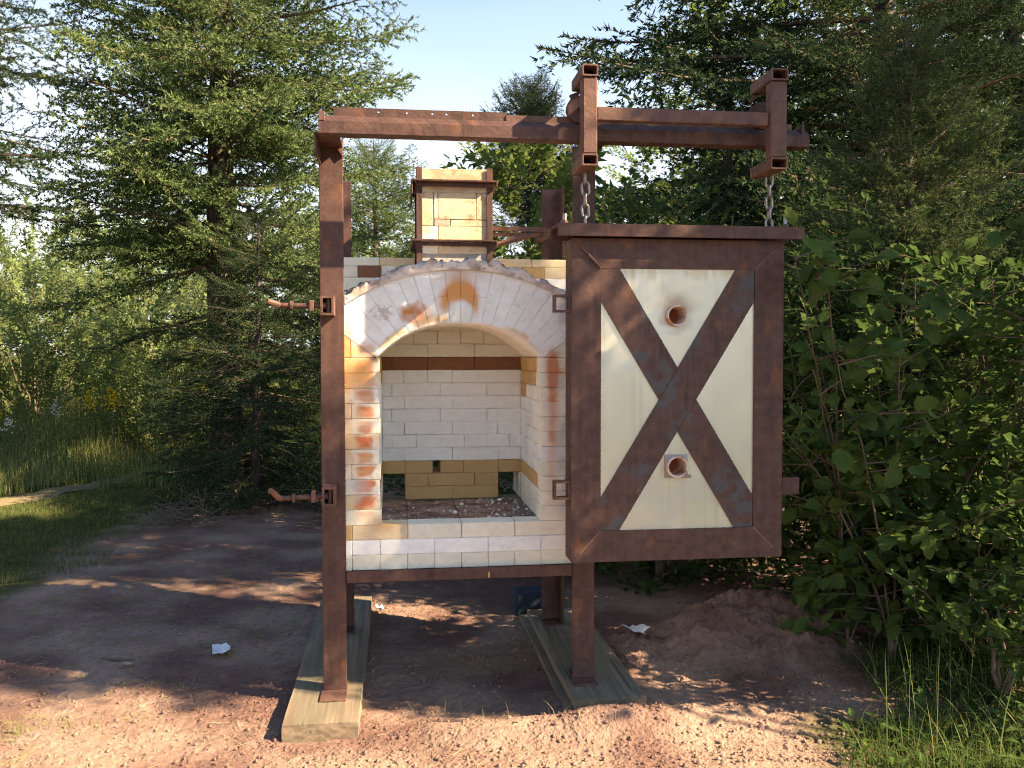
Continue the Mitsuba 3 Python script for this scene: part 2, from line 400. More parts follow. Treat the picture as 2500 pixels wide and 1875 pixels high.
def ground_h(x, y):
    x, y = np.asarray(x, float), np.asarray(y, float)
    p = np.stack([x, y, x * 0], -1)
    near = np.exp(-(np.maximum(np.abs(x - .2) - 2.2, 0) ** 2 + np.maximum(np.abs(y - .6) - 1.8, 0) ** 2) / 1.0)
    h = G0 + .035 * (meshkit.fbm(p * 1.1 + 5, 3) - .5) + near * (.020 * (meshkit.fbm(p * 7, 3) - .5) + .014 * (meshkit.fbm(p * 26 + 9, 3) - .5))
    # loose berm in front of the boards, trodden hollow under the kiln
    berm = np.exp(-((y + .34) / .13) ** 2) * (.030 + .035 * (meshkit.noise(p * 5 + 2) - .3)) * np.clip((x + .1) * 3, 0, 1) * np.clip((2.0 - x) * 2, 0, 1)
    h = h + berm + .05 * np.exp(-((x - .97) / .22) ** 2 - ((y + .36) / .10) ** 2)
    h -= .035 * np.exp(-((x - .35) / .38) ** 4 - ((y - .45) / .75) ** 4)
    h = np.where((np.abs(x + .225) < .2) & (y > -.30) & (y < 1.5), np.minimum(h, .075), h)
    h = np.where((np.abs(x - .945) < .2) & (y > -.16) & (y < 1.1), np.minimum(h, .06), h)
    h += .05 * np.exp(-((x + 1.9) / .5) ** 2 - ((y - 2.1) / .45) ** 2)
    far = np.hypot(x, y)
    return h + .5 * np.clip((far - 14) / 40, 0, 1) ** 2 * meshkit.noise(p * .05)


def graded(lo, hi, step, far, growth=1.13):
    c = list(np.arange(lo, hi + 1e-9, step))
    s = step
    while c[-1] < far:
        s *= growth; c.append(c[-1] + s)
    s = step
    while c[0] > -far:
        s *= growth; c.insert(0, c[0] - s)
    return np.array(c)


def grid_mesh(xs, ys, hf):
    X, Y = np.meshgrid(xs, ys, indexing="ij")
    v = np.stack([X, Y, hf(X, Y)], -1).reshape(-1, 3)
    i, j = np.meshgrid(np.arange(len(xs) - 1), np.arange(len(ys) - 1), indexing="ij")
    a = i * len(ys) + j
    q = np.stack([a, a + len(ys), a + len(ys) + 1, a + 1], -1).reshape(-1, 4)
    return trimesh.Trimesh(v, np.vstack([q[:, [0, 1, 2]], q[:, [0, 2, 3]]]), process=False)


struct("ground", grid_mesh(graded(-2.2, 2.7, .013, 300), graded(-.75, 2.2, .013, 300), ground_h), "soil", smooth=True, label="bare red brown soil around the kiln running into grass")


def mound_h(x, y):
    p = np.stack([x, y, x * 0], -1)
    d = np.hypot((x - 1.95) / .80, (y - .62) / .60) + .35 * (meshkit.fbm(p * 2.2 + 1, 3) - .5)
    s = np.clip(1 - d, 0, 1)
    h = .25 * (s * s * (3 - 2 * s)) ** .8
    h2 = .11 * np.exp(-((x - 1.35) / .32) ** 2 - ((y - .55) / .35) ** 2)
    lump = .105 * (meshkit.fbm(p * 8, 4) - .45) + .045 * (meshkit.fbm(p * 30, 3) - .5)
    return G0 - .03 + np.maximum(h, h2 * .7) + lump * np.clip(np.maximum(h, h2) * 9, 0, 1)


struct("soil_mound", grid_mesh(np.arange(1.05, 2.95, .013), np.arange(-.2, 1.4, .013), lambda x, y: mound_h(x, y) - .05 * np.clip(np.maximum(np.abs(x - 2.0) - .85, np.abs(y - .6) - .72) * 8, 0, 1)),
       "mound_soil", smooth=True, label="heap of loose dug red soil beside the right plank")


def top_h(x, y):
    return np.maximum(ground_h(x, y), np.where((x > 1.06) & (x < 2.9) & (y > -.18) & (y < 1.38), mound_h(x, y), -9))


# worn path through the meadow
pc = np.array([(-4.6, 4.6), (-3.9, 5.7), (-3.2, 7.2), (-2.75, 9.0), (-2.5, 11), (-2.6, 14)])
ts = np.linspace(0, len(pc) - 1, 60)
px_, py_ = np.interp(ts, range(len(pc)), pc[:, 0]), np.interp(ts, range(len(pc)), pc[:, 1])
pv = []
for a, b in zip(px_, py_):
    for s in np.linspace(-1, 1, 5):
        x = a + s * (.24 + .08 * math.sin(a * 9 + b * 5))
        pv.append((x, b, float(ground_h(x, b)) + .012 * (1 - s * s) + .003))
pq = [(i * 5 + j, i * 5 + j + 1, (i + 1) * 5 + j + 1, (i + 1) * 5 + j) for i in range(59) for j in range(4)]
struct("path", (np.array(pv), np.array(pq)), "path_soil", smooth=True, label="worn sandy path through the tall grass at left")

# clods and crumbs of loose soil
r = np.random.default_rng(3)
base = trimesh.creation.icosphere(0, 1.0)
bv, bf = np.array(base.vertices), np.array(base.faces)
N = 26000
cx = r.uniform(-1.9, 2.1, N); cy = -.72 + 2.4 * r.uniform(0, 1, N) ** 2.2
mm = r.uniform(0, 1, N) < .28
cx = np.where(mm, r.normal(1.9, .38, N), cx); cy = np.where(mm, r.normal(.45, .35, N), cy)
ed = rng.uniform(0, 1, 1800)
ex = np.where(ed < .25, -.384, np.where(ed < .5, -.068, np.where(ed < .75, .765, 1.115))) + rng.normal(0, .02, 1800)
cx = np.r_[cx, ex]; cy = np.r_[cy, rng.uniform(-.40, 1.1, 1800)]
ok = ~((np.abs(cx + .225) < .16) & (cy > -.37) & (cy < 1.46)) & ~((np.abs(cx - .945) < .17) & (cy > -.25) & (cy < 1.1)) & (cy > -.8)
cx, cy = cx[ok], cy[ok]
sz = .0016 + .0085 * r.uniform(0, 1, len(cx)) ** 6
dens = meshkit.noise(np.stack([cx * 2.5, cy * 2.5, cx * 0], -1))
keep = r.uniform(0, 1, len(cx)) < .35 + .9 * dens
cx, cy, sz = cx[keep], cy[keep], sz[keep]
P = np.stack([cx, cy, top_h(cx, cy) + sz * .35], -1)
V = bv[None] * sz[:, None, None] * r.uniform(.65, 1.25, (len(cx), 1, 3)) * (1 + .22 * r.uniform(-1, 1, (len(cx), len(bv), 1))) + P[:, None]
F = bf[None] + (np.arange(len(cx)) * len(bv))[:, None, None]
stuff("soil_clod", trimesh.Trimesh(V.reshape(-1, 3), F.reshape(-1, 3), process=False), "clod_soil", "loose crumbs and small clods of red soil on the ground", "soil")

# ------------------------------------------------------------------ the kiln
PI_, CH, ZB = .1155, .0645, .6288
ZF = ZB + 3 * CH                     # floor
ZS = ZB + 14 * CH                    # springing
DEP, BK = .64, .868                  # inner depth, back of the back wall
XR = 6 * PI_
kiln = thing("brick_kiln", "small arched firebrick pottery kiln with open front, raised in the rusty steel frame", "kiln")
KW, KC, KY, KT, KR, KG = .1, .3, .35, .5, .7, .9


def brick(parent, m, kind, tone=None, name="brick"):
    tone = rng.uniform(.2, .8) if tone is None else tone
    return obj(name, m, "firebrick", parent, uv=const_uv(m, kind + .001, tone))


def bx(x0, x1, y0, y1, z0, z1, gap=.0009):
    j = lambda: rng.uniform(.3, 1.5) * gap
    return box(x0 + j(), x1 - j(), y0 + rng.uniform(-.0012, .0012), y1, z0 + j() * .7, z1 - j() * .7, b=.0020, jit=.0008)


fw = obj("front_wall", cat_([box(-.225, .918, .012, .11, ZB + .003, ZF - .004), box(-.225, -.006, .012, .11, ZF - .002, ZS - .002), box(XR + .006, .918, .012, .11, ZF - .002, ZS - .002)]), "mortar", kiln)
rows = [([-.231, -.1165, 0, .1155, .231, .3465, .462, .5775, .693, .809, .924], [KC] * 10),
        ([-.231, -.1165, 0, .231, .462, .693, .924], [KW] * 6),
        ([-.231, -.1165, .1175, .347, .578, .809, .924], [KT, KY, KC, KC, KC, KC])]
for i, (xs, ks) in enumerate(rows):
    for a, b, k in zip(xs[:-1], xs[1:], ks):
        brick(fw, bx(a, b, 0, .113, ZB + i * CH, ZB + (i + 1) * CH), k, tone=.85 if i == 1 else None)
for i in range(3, 14):
    z0, z1 = ZB + i * CH, ZB + (i + 1) * CH
    pr = .006 * ((i * 7) % 3 == 0) + rng.uniform(-.002, .002)
    kl = [KC, KY, KC, KC, KC, KY, KC, KC, KC, KY, KY][i - 3]
    kr = [KC, KC, KC, KC, KW, KC, KC, KC, KC, KC, KC][i - 3]
    if i % 2:
        brick(fw, bx(-.231, pr, 0, .113, z0, z1), kl)
        brick(fw, bx(XR - pr, .924, 0, .113, z0, z1), kr)
    else:
        for a, b in ((-.231, -.1165 - .03 * (i % 4 == 0)), (-.1165 - .03 * (i % 4 == 0), pr)):
            brick(fw, bx(a, b, 0, .113, z0, z1), kl)
        for a, b in ((XR - pr, .809), (.809, .924)):
            brick(fw, bx(a, b, 0, .113, z0, z1), kr)

# arch: voussoirs between the intrados and the crown line
XC = XR / 2; HS = .3565


def intr(x):
    return 1.680 - (1.680 - ZS) * np.minimum(np.abs(x - XC) / HS, 1.3) ** 2.5


def extd(x):
    return 1.912 - (np.sqrt(.86 ** 2) - np.sqrt(np.maximum(.86 ** 2 - (x - XC) ** 2, 0)))


NV = 18
xi = np.linspace(XC - HS, XC + HS, 801)
arc = np.r_[0, np.cumsum(np.hypot(np.diff(xi), np.diff(intr(xi))))]
xv = np.interp(np.linspace(0, arc[-1], NV + 1), arc, xi)
xo = np.linspace(-.231, .924, 200)
full = sg.Polygon(list(zip(xi, intr(xi))) + [(1.2, ZS), (1.2, 2.3), (-.6, 2.3), (-.6, ZS)]).buffer(0)
ring = full.intersection(sg.Polygon(list(zip(xo, extd(xo))) + [(.924, 1.0), (-.231, 1.0)]).buffer(0))
th = np.radians(np.linspace(-54, 54, NV + 1))
arch = obj("arch", extr(ring.buffer(-.007), .012, DEP), "mortar", kiln)
for i in range(NV):
    p0, p1 = np.array([xv[i], intr(xv[i])]), np.array([xv[i + 1], intr(xv[i + 1])])
    d0, d1 = np.array([math.sin(th[i]), math.cos(th[i])]), np.array([math.sin(th[i + 1]), math.cos(th[i + 1])])
    wedge = sg.Polygon([p0 - d0 * .05, p0 + d0 * .6, p1 + d1 * .6, p1 - d1 * .05]).intersection(ring)
    for ri, (y0, y1) in enumerate(((0, .226), (.228, .43), (.432, DEP))):
        parts = [wedge.buffer(-.0006, join_style="mitre")]
        if ri == 0 and i % 3 == 1:
            mid = (p0 + p1) / 2 + (d0 + d1) / 2 * .1145
            t = (p1 - p0) / np.linalg.norm(p1 - p0)
            nn = np.array([-t[1], t[0]])
            lo = sg.Polygon([mid - t * .3, mid + t * .3, mid + t * .3 - nn * .5, mid - t * .3 - nn * .5])
            parts = [wedge.intersection(lo).buffer(-.0006, join_style="mitre"), wedge.difference(lo).buffer(-.0006, join_style="mitre")]
        for q in parts:
            if q.is_empty or q.geom_type != "Polygon":
                continue
            off = rng.uniform(-.0013, .0013) if ri == 0 else 0
            m = cat_([extr(q.buffer(-.0011, join_style="mitre"), y0 + off, y0 + off + .004), extr(q, y0 + off + .0012, y1)])
            brick(arch, m, (KW if ri == 0 else KC), tone=rng.uniform(.35, .95))
# skewback bricks under the arch ends
for s in (0, 1):
    flip = lambda q: shapely.transform(q, lambda c: np.stack([XR - c[:, 0], c[:, 1]], 1)) if s else q
    pd = np.array([math.sin(th[0]), math.cos(th[0])]); a0 = np.array([xv[0], ZS])
    e = a0 + pd * (a0[0] + .231) / -pd[0]
    sk = sg.Polygon([(-.231, ZS), tuple(a0), tuple(e)])
    for xa, xb, k in ((-.231, -.1165, KT), (-.1165, .05, KC)):
        q = sk.intersection(sg.box(xa, 0, xb, 3)).buffer(-.0015, join_style="mitre")
        if not q.is_empty:
            brick(fw, extr(flip(q), 0, .113), k)
            brick(arch, extr(flip(q), .116, DEP), KC)

# rough castable crust over the arch
cu = np.linspace(-.139, .826, 250); cw = np.concatenate([[-.012], np.linspace(.0, DEP, 26)])
U, W = np.meshgrid(cu, cw, indexing="ij")
pp = np.stack([U * 30, W * 30, U * 0], -1)
th_ = (.034 + .030 * (meshkit.fbm(pp * .6, 2) - .45) + .040 * (meshkit.fbm(pp * 1.25 + 7, 3) - .5)) * np.where(W < -.005, .78, 1)
th_ *= .45 + 1.1 * meshkit.fbm(pp * .22 + 3, 3)
top = np.stack([U, W + .010 * (meshkit.noise(pp * 1.3 + 3) - .5), extd(U) + th_ - .004], -1)
bot = np.stack([U, W, extd(U) - .006], -1)
nu, nw = U.shape
idx = np.arange(nu * nw).reshape(nu, nw)
q = np.stack([idx[:-1, :-1], idx[1:, :-1], idx[1:, 1:], idx[:-1, 1:]], -1).reshape(-1, 4)
fr = np.stack([idx[:-1, 0] + nu * nw, idx[1:, 0] + nu * nw, idx[1:, 0], idx[:-1, 0]], -1)
obj("arch_crust", trimesh.Trimesh(np.vstack([top.reshape(-1, 3), bot.reshape(-1, 3)]), np.vstack([q[:, [0, 1, 2]], q[:, [0, 2, 3]], fr[:, [0, 1, 2]], fr[:, [0, 2, 3]]]), process=False), "castable", kiln, smooth=True, label="rough grey castable crust over the arch")

# back wall, its burner ports and flue slot open right through
def zx(v):
    return XR - (1555 - v) / 370 * .231


holes = [sg.box(zx(445), ZF, zx(622), ZF + 2 * CH), sg.box(zx(1370), ZF, zx(1540), ZF + 2 * CH), sg.box(zx(845), ZF + 2 * CH, zx(905), ZF + 3 * CH)]
HO = shapely.union_all(holes)
bw = obj("back_wall", cat_([extr(g, .69, .82) for g in shapely.get_parts(sg.box(-.226, ZB + .003, .919, 1.99).difference(HO.buffer(.012, join_style="mitre")))]), "mortar", kiln)
brows = [[622, 1000, 1370], [622, 810, 1180, 1370], [445, 625, 845, 905, 1090, 1370, 1555], [445, 620, 1000, 1370, 1555], [445, 525, 715, 905, 1097, 1280, 1460, 1555], [445, 620, 1000, 1365, 1555],
         [445, 520, 905, 1280, 1555], [445, 618, 1000, 1370, 1555], [445, 522, 905, 1280, 1555], [445, 615, 808, 1000, 1368, 1555], [445, 522, 805, 1180, 1365, 1555], [445, 805, 1180, 1555],
         [445, 695, 885, 1070, 1255, 1555], [445, 640, 1015, 1375, 1555], [445, 805, 1180, 1555], [445, 640, 1015, 1375, 1555]]
for i, xs in enumerate(brows):
    xs = [zx(v) for v in xs]
    z0, z1 = ZF + i * CH, ZF + (i + 1) * CH
    kind = KT if i < 3 else KR if i == 10 else KC if i > 10 else KW
    for a, b in zip(xs[:-1], xs[1:]):
        if HO.contains(sg.Point((a + b) / 2, (z0 + z1) / 2)):
            continue
        brick(bw, bx(a, b, DEP, BK, z0, z1), kind, tone=(rng.uniform(.35, .5) if i > 10 else rng.uniform(.68, .8) if kind == KW else None))
    for a, b in ((-.231, xs[0] if i > 1 else 0), (XR, .924)):
        if b - a > .02:
            brick(bw, bx(a, b, DEP, BK, z0, z1), KC)
    if i < 2:
        brick(bw, bx(zx(1541), XR, DEP, BK, z0, z1), KC)
# the courses that show above the arch, left and right of the chimney
CX0, CX1 = .165, .535
for z0, z1, ls, rs, kl, kr in ((1.860, 1.924, [-.231, -.03, CX0], [CX1, .70, .924], [KC, KW], [KC, KW]),
                              (1.924, 1.981, [-.231, -.115, .0, CX0], [CX1, .600, .700, .815, .924], [KC, KR, KC], [KY, KY, KT, KY]),
                              (1.981, 2.022, [-.231, -.01, CX0], [CX1, .75, .924], [KC, KY], [KY, KY])):
    for xs, ks in ((ls, kl), (rs, kr)):
        for a, b, k in zip(xs[:-1], xs[1:], ks):
            brick(bw, bx(a, b, DEP, BK, z0, z1), k)

# side walls: bricks right through, one plain in the left and right wall alike
for s in (0, 1):
    X0, X1 = (-.231, 0) if not s else (XR, .924)
    sw = obj("side_wall", box(X0 + .02, X1 - .02, .118, DEP - .004, ZB + .003, ZS - .01), "mortar", kiln)
    for i in range(14):
        z0, z1 = ZB + i * CH, ZB + (i + 1) * CH
        ys = [.1155, .230, .345, .460, DEP] if i % 2 else [.1155, .172, .287, .402, .517, DEP]
        for a, b in zip(ys[:-1], ys[1:]):
            pro = .005 if (s and rng.uniform() < .12) else rng.uniform(-.001, .001)
            kd = (KC if i in (3, 4) else KT if i == 5 else KT if i >= 12 else KW)
            if s and i >= 11 and a > .4:
                kd = KT
            m = box(X0 + (.0 - pro if s else 0), X1 + (0 if s else pro), a + .0012, b - .0012, z0 + .001, z1 - .001, b=.0028, jit=.0008)
            brick(sw, m, kd)
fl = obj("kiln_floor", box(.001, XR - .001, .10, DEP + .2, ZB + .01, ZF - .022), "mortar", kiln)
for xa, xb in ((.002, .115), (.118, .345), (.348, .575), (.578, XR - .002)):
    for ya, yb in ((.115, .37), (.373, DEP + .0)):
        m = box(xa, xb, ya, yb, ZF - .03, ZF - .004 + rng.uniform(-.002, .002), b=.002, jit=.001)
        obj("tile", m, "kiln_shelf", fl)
# brick crumbs on the floor
cr = []
for _ in range(90):
    s = rng.uniform(.002, .006) * (2.2 if rng.uniform() < .12 else 1)
    x = XR - abs(rng.normal(0, .17)) - .012 if rng.uniform() < .65 else rng.uniform(.01, .68); y = rng.uniform(.03, .62)
    cr.append((bv * s * rng.uniform(.6, 1.4, 3) + [x, y, ZF - .003 + s * .4], bf))
m = cat_(cr)
obj("brick_crumbs", m, "firebrick", kiln, uv=const_uv(m, .1, .9), stuff=True)
hp = np.array([(rng.uniform(-1, 1), rng.uniform(-1, 1), 0) for _ in range(40)])
# chimney: brick stack held by corner angles and two bands
ch = obj("chimney", box(.183, .515, .464, .80, 1.93, 2.405), "mortar", kiln)
FY = .455


def chb(x0, x1, z0, z1, k, tone=None):
    brick(ch, bx(x0, x1, FY, .81, z0, z1), k, tone)


chb(.176, .522, 1.955, 2.023, KG, .3)
chb(.176, .272, 2.023, 2.085, KC, .3); chb(.272, .522, 2.023, 2.085, KY, .4)
chb(.176, .272, 2.085, 2.153, KC, .35); chb(.272, .522, 2.085, 2.153, KY, .45)
chb(.176, .250, 2.153, 2.312, KY); chb(.253, .330, 2.153, 2.184, KG, .9); chb(.330, .522, 2.153, 2.184, KY)
chb(.253, .271, 2.186, 2.312, KC, .2); chb(.272, .454, 2.186, 2.312, KY, .75); chb(.455, .522, 2.186, 2.312, KY)
chb(.176, .522, 2.312, 2.350, KY, .4)
chb(.176, .522, 2.352, 2.424, KY, .6)
for x0, x1, inner in ((.169, .197, 0), (.503, .531, 1)):
    for y0, y1 in ((FY - .012, FY - .005), (.815, .822)):
        m = cat_([box(x0, x1, y0, y1, 1.90, 2.428, .0015), box(x0 - .0005 if not inner else x1 - .006, x0 + .006 if not inner else x1 + .0005, (y0 + .0072 if y0 < .6 else y0 - .03), (y0 + .03 if y0 < .6 else y0 - .0002), 1.90, 2.428, .0015)])
        obj("chimney__corner_angle", m, "rust", kiln)
for z, h in ((2.362, .026), (2.082, .024)):
    x0, x1, y0, y1 = .155, .545, FY - .045, .86
    ring_ = cat_([box(x0, x1, y0, y0 + .030, z - .004, z + .004, .0012), box(x0, x1, y1 - .03, y1, z - .004, z + .004, .0012), box(x0, x0 + .012, y0 + .031, y1 - .031, z - .004, z + .004, .0012), box(x1 - .012, x1, y0 + .031, y1 - .031, z - .004, z + .004, .0012),
                  box(x0 + .014, x1 - .014, FY - .020, FY - .0135, z - h, z - .0045, .0012), box(x0 - .008, x0 - .001, y0 + .01, y1 - .02, z - .05 * (z > 2.2) - .012, z + .006, .0012), box(x1 + .001, x1 + .008, y0 + .01, y1 - .02, z - .025, z + .006, .0012)])
    obj("chimney__band", ring_, "rust", kiln)

# ------------------------------------------------------------------ steel frame
fr_ = thing("steel_frame", "rusty brown welded steel angle frame with tall posts and overhead rail around the kiln", "frame")


def angle_post(x0, x1, yf, yb, side, z0, z1):
    """front flange x0..x1 between yf and yb, side flange running back along the kiln"""
    m = [box(x0, x1, yf, yf + .009, z0, z1, .0025)]
    d = 1 if yb > yf else -1
    xs = (x0, x0 + .009) if side < 0 else (x1 - .009, x1)
    y0, y1 = sorted((yf + (.0095 if d > 0 else -.0005), yf + d * .10))
    m.append(box(xs[0], xs[1], y0, y1, z0, z1, .0025))
    return cat_(m)


BT = .118
for x0, x1, s, zt in ((-.241, -.1425, -1, 2.437), (.829, .928, 1, 2.437)):
    k = obj("post", angle_post(x0, x1, -.012, .1, s, BT + .009, zt), "rust", fr_)
    obj("foot_plate", box(x0 - .008 if s < 0 else x0, x1 + .002, -.125 if s < 0 else -.09, .10, BT + .0005, BT + .0085, .002), "bright_rust", k)
for x0, x1, s, zt in ((-.252, -.155, -1, 2.435), (.836, .941, 1, 2.415)):
    k = obj("post", angle_post(x0, x1, .872, .7, s, .118, zt), "rust", fr_)
    obj("foot_plate", box(x0, x1, .76, .93, BT - .0005, BT + .0075, .002), "rust", k)
# base beams under the bricks
obj("base_beam", cat_([box(-.139, .826, -.026, -.018, .583, ZB + .004, .002), box(-.139, .826, -.0175, .05, ZB - .010, ZB - .002, .002)]), "rust", fr_)
obj("base_beam", cat_([box(-.139, .826, .86, .868, .585, ZB + .002, .002)]), "rust", fr_)
for x in (-.238, .917):
    obj("base_beam", box(x, x + .008, .095, .77, .585, ZB + .002, .002), "rust", fr_)
obj("floor_plate", box(-.225, .910, .052, .855, ZB - .009, ZB - .0015, .002), "rust", fr_)
obj("paint_mark", box(.459, .466, -.0275, -.0257, .588, .612, .0005), "paint_mark", fr_, label="short vertical yellow mark on the base beam")
# overhead rail: box tube, sloped wheel track, back strip
yb0, yb1 = -.300, -.232
prof = [(yb0, 2.392), (yb0, 2.441), (yb0 + .030, 2.468), (yb1 - .012, 2.468), (yb1, 2.456), (yb1, 2.392)]
pm = trimesh.creation.extrude_polygon(sg.Polygon(prof).buffer(-.004).buffer(.004, quad_segs=3), 1.975, engine="earcut")
v = np.array(pm.vertices)
rail = obj("rail", trimesh.Trimesh(np.stack([-.216 + v[:, 2], v[:, 0], v[:, 1]], 1), pm.faces, process=False), "rust", fr_, smooth=30)


def plate_holes(x0, x1, z0, z1, y0, y1, hs):
    q = sg.box(x0, z0, x1, z1)
    for x in hs:
        q = q.difference(sg.Point(x, (z0 + z1) / 2 + .004).buffer(.0042, quad_segs=4))
    return extr(q, y0, y1)


obj("back_strip", plate_holes(-.162, .512, 2.4685, 2.505, yb1 - .024, yb1 - .018, (.01, .12, .22, .275, .38)), "rust", rail)
obj("back_strip", plate_holes(.5125, 1.70, 2.4685, 2.494, yb1 - .030, yb1 - .024, ()), "bright_rust", rail)
obj("end_stop", box(-.2165, -.193, yb0 - .003, yb0 + .035, 2.440, 2.478, .002), "bright_rust", rail)
obj("end_stop", box(1.728, 1.742, yb0 + .005, yb0 + .045, 2.440, 2.488, .002), "rust", rail)
for x0, x1 in ((-.2405, -.143), (.8295, .9275)):
    k = obj("rail_bracket", cat_([box(x0, x1, yb1 + .001, -.0125, 2.405, 2.413, .002), box(x0 + .002, x0 + .010, yb1 + .001, -.0130, 2.33, 2.404, .002)]), "rust", fr_)
obj("gusset", extr(sg.Polygon([(-.165, 2.40), (-.143, 2.40), (-.143, 2.365)]), -.03, -.013), "bright_rust", fr_)
# bracket from the chimney to the rear right post
br = obj("chimney_bracket", box(.546, .818, .60, .606, 2.155, 2.177, .0015), "bright_rust", fr_)
obj("chimney_bracket__stay", box(.546, .83, .655, .661, 2.135, 2.155, .0015), "bright_rust", fr_)
obj("chimney_bracket__stay", tube([(.545, .60, 2.082), (.79, .62, 2.152)], .0125, 4), "bright_rust", fr_)
obj("chimney_bracket__stay", box(.800, .835, .607, .875, 2.130, 2.17, .0015), "rust", fr_)


def frame_loop(x0, x1, z0, z1, y0, y1, w=.011):
    return extr(sg.box(x0, z0, x1, z1).difference(sg.box(x0 + w, z0 + w, x1 - w, z1 - w)), y0, y1)


# swing bolts that clamp the door, on the left post
for zc, seed, droop in ((1.745, 0, 0.0), (.964, 1, .004)):
    z0 = zc - .039
    lt = obj("latch", frame_loop(-.231, -.178, z0, z0 + .078, -.115, -.013, .009), "bright_rust", fr_, label="rusty swing bolt clamp on the left post, " + ("upper" if seed == 0 else "lower"))
    obj("pin", tube([(-.200, -.085, z0 + .004), (-.200, -.085, z0 + .074)], .0095, 10), "bright_rust", lt, smooth=40)
    obj("eye", tube([(-.209, -.085, zc), (-.238, -.085, zc)], [.016, .013], 10), "rust", lt, smooth=40)
    zz = lambda s: zc - droop * s
    obj("bolt", tube([(-.236, -.085, zc), (-.262, -.087, zz(.5)), (-.34, -.09, zz(1)), (-.398, -.093, zz(1.6))], [.0115, .0115, .0105, .0105], 9), "rust", lt, smooth=40)
    obj("nut", box(-.276, -.258, -.106, -.066, zc - .024, zc + .022, .002), "bright_rust", lt)
    obj("collar", tube([(-.352, -.09, zz(1)), (-.341, -.09, zz(1))], .019, 9), "bright_rust", lt, smooth=40)
    hz = (.006, .012) if seed == 0 else (.004, .034)
    obj("handle", tube([(-.395, -.093, zz(1.6)), (-.405, -.10, zz(1.6) + hz[0]), (-.43, -.115, zz(1.6) + hz[1]), (-.44, -.12, zz(1.6) + hz[1] + .004)], [.0115, .0125, .0115, .012], 8), "bright_rust", lt, smooth=40)

# ------------------------------------------------------------------ door hanging beside the opening
door = thing("kiln_door", "pale metal kiln door with rusty X brace and frame, hanging open to the right of the kiln", "door")
YF = -.33
DX0, DX1, DZ0, DZ1 = .761, 1.642, .712, 2.005
IX0, IX1, IZ0, IZ1 = .882, 1.518, .838, 1.886


def miter(pts, bs, nm, label=None):
    return obj(nm, extr(sg.Polygon(pts).buffer(-.0006, join_style="mitre"), YF, YF + .009), bs, door, label=label)


miter([(DX0, DZ0), (DX0, DZ1), (IX0, IZ1), (IX0, IZ0)], "rust", "stile")
miter([(DX1, DZ0), (DX1, DZ1), (IX1, IZ1), (IX1, IZ0)], "rust", "stile")
miter([(DX0, DZ1), (DX1, DZ1), (IX1, IZ1), (IX0, IZ1)], "rust", "top_rail")
miter([(DX0, DZ0), (DX1, DZ0), (IX1, IZ0), (IX0, IZ0)], "rust", "bottom_rail")
obj("side_flange", box(DX0 + .0005, DX0 + .0095, YF + .0095, -.205, DZ0 + .001, DZ1 - .001, .002), "rust", door)
obj("side_flange", box(DX1 - .0095, DX1 - .0005, YF + .0095, -.205, DZ0 + .001, DZ1 - .001, .002), "rust", door)
obj("side_flange", box(DX0 + .010, DX1 - .010, YF + .0095, -.205, DZ1 - .0095, DZ1 - .0005, .002), "rust", door)
obj("side_flange", box(DX0 + .010, DX1 - .010, YF + .0095, -.205, DZ0 + .0005, DZ0 + .0095, .002), "rust", door)
for pa, pb in (((IX0, IZ0), (DX0, DZ0)), ((IX1, IZ0), (DX1, DZ0)), ((IX1, IZ1), (DX1, DZ1))):
    obj("weld_seam", tube([(pa[0], YF, pa[1]), (.3 * pa[0] + .7 * pb[0], YF, .3 * pa[1] + .7 * pb[1])], .0018, 5), "weld_steel", door)
ph = [(1.192, 1.700, .0420), (1.193, 1.092, .0430)]
pan = sg.box(IX0 - .02, IZ0 - .02, IX1 + .02, IZ1 + .02)
for x, z, rad in ph:
    pan = pan.difference(sg.Point(x, z).buffer(rad + .002, quad_segs=12))
obj("panel", extr(pan, YF + .0095, YF + .0125), "panel", door, label="pale brushed sheet metal panel behind the X brace")
lin = sg.box(DX0 + .012, DZ0 + .012, DX1 - .012, DZ1 - .012)
for x, z, rad in ph:
    lin = lin.difference(sg.Point(x, z).buffer(rad + .003, quad_segs=12))
m = extr(lin, YF + .03, -.20)
obj("lining", m, "firebrick", door, uv=const_uv(m, .1, .5))
# X brace: one bar right across, the other in two pieces
bA = [(.881, 1.757), (.881, 1.886), (.958, 1.886), (1.517, .968), (1.517, .838), (1.437, .838)]
bB = [(.881, .968), (.881, .838), (.958, .838), (1.517, 1.757), (1.517, 1.886), (1.438, 1.886)]
PB = sg.Polygon(bB).buffer(0); PA = sg.Polygon(bA).buffer(0)
obj("brace", extr(PB.buffer(-.0008), YF + .0012, YF + .0093), "mill_scale", door)
for g in shapely.get_parts(PA.difference(PB).buffer(-.0008)):
    obj("brace", extr(g, YF + .0020, YF + .0093), "mill_scale", door)
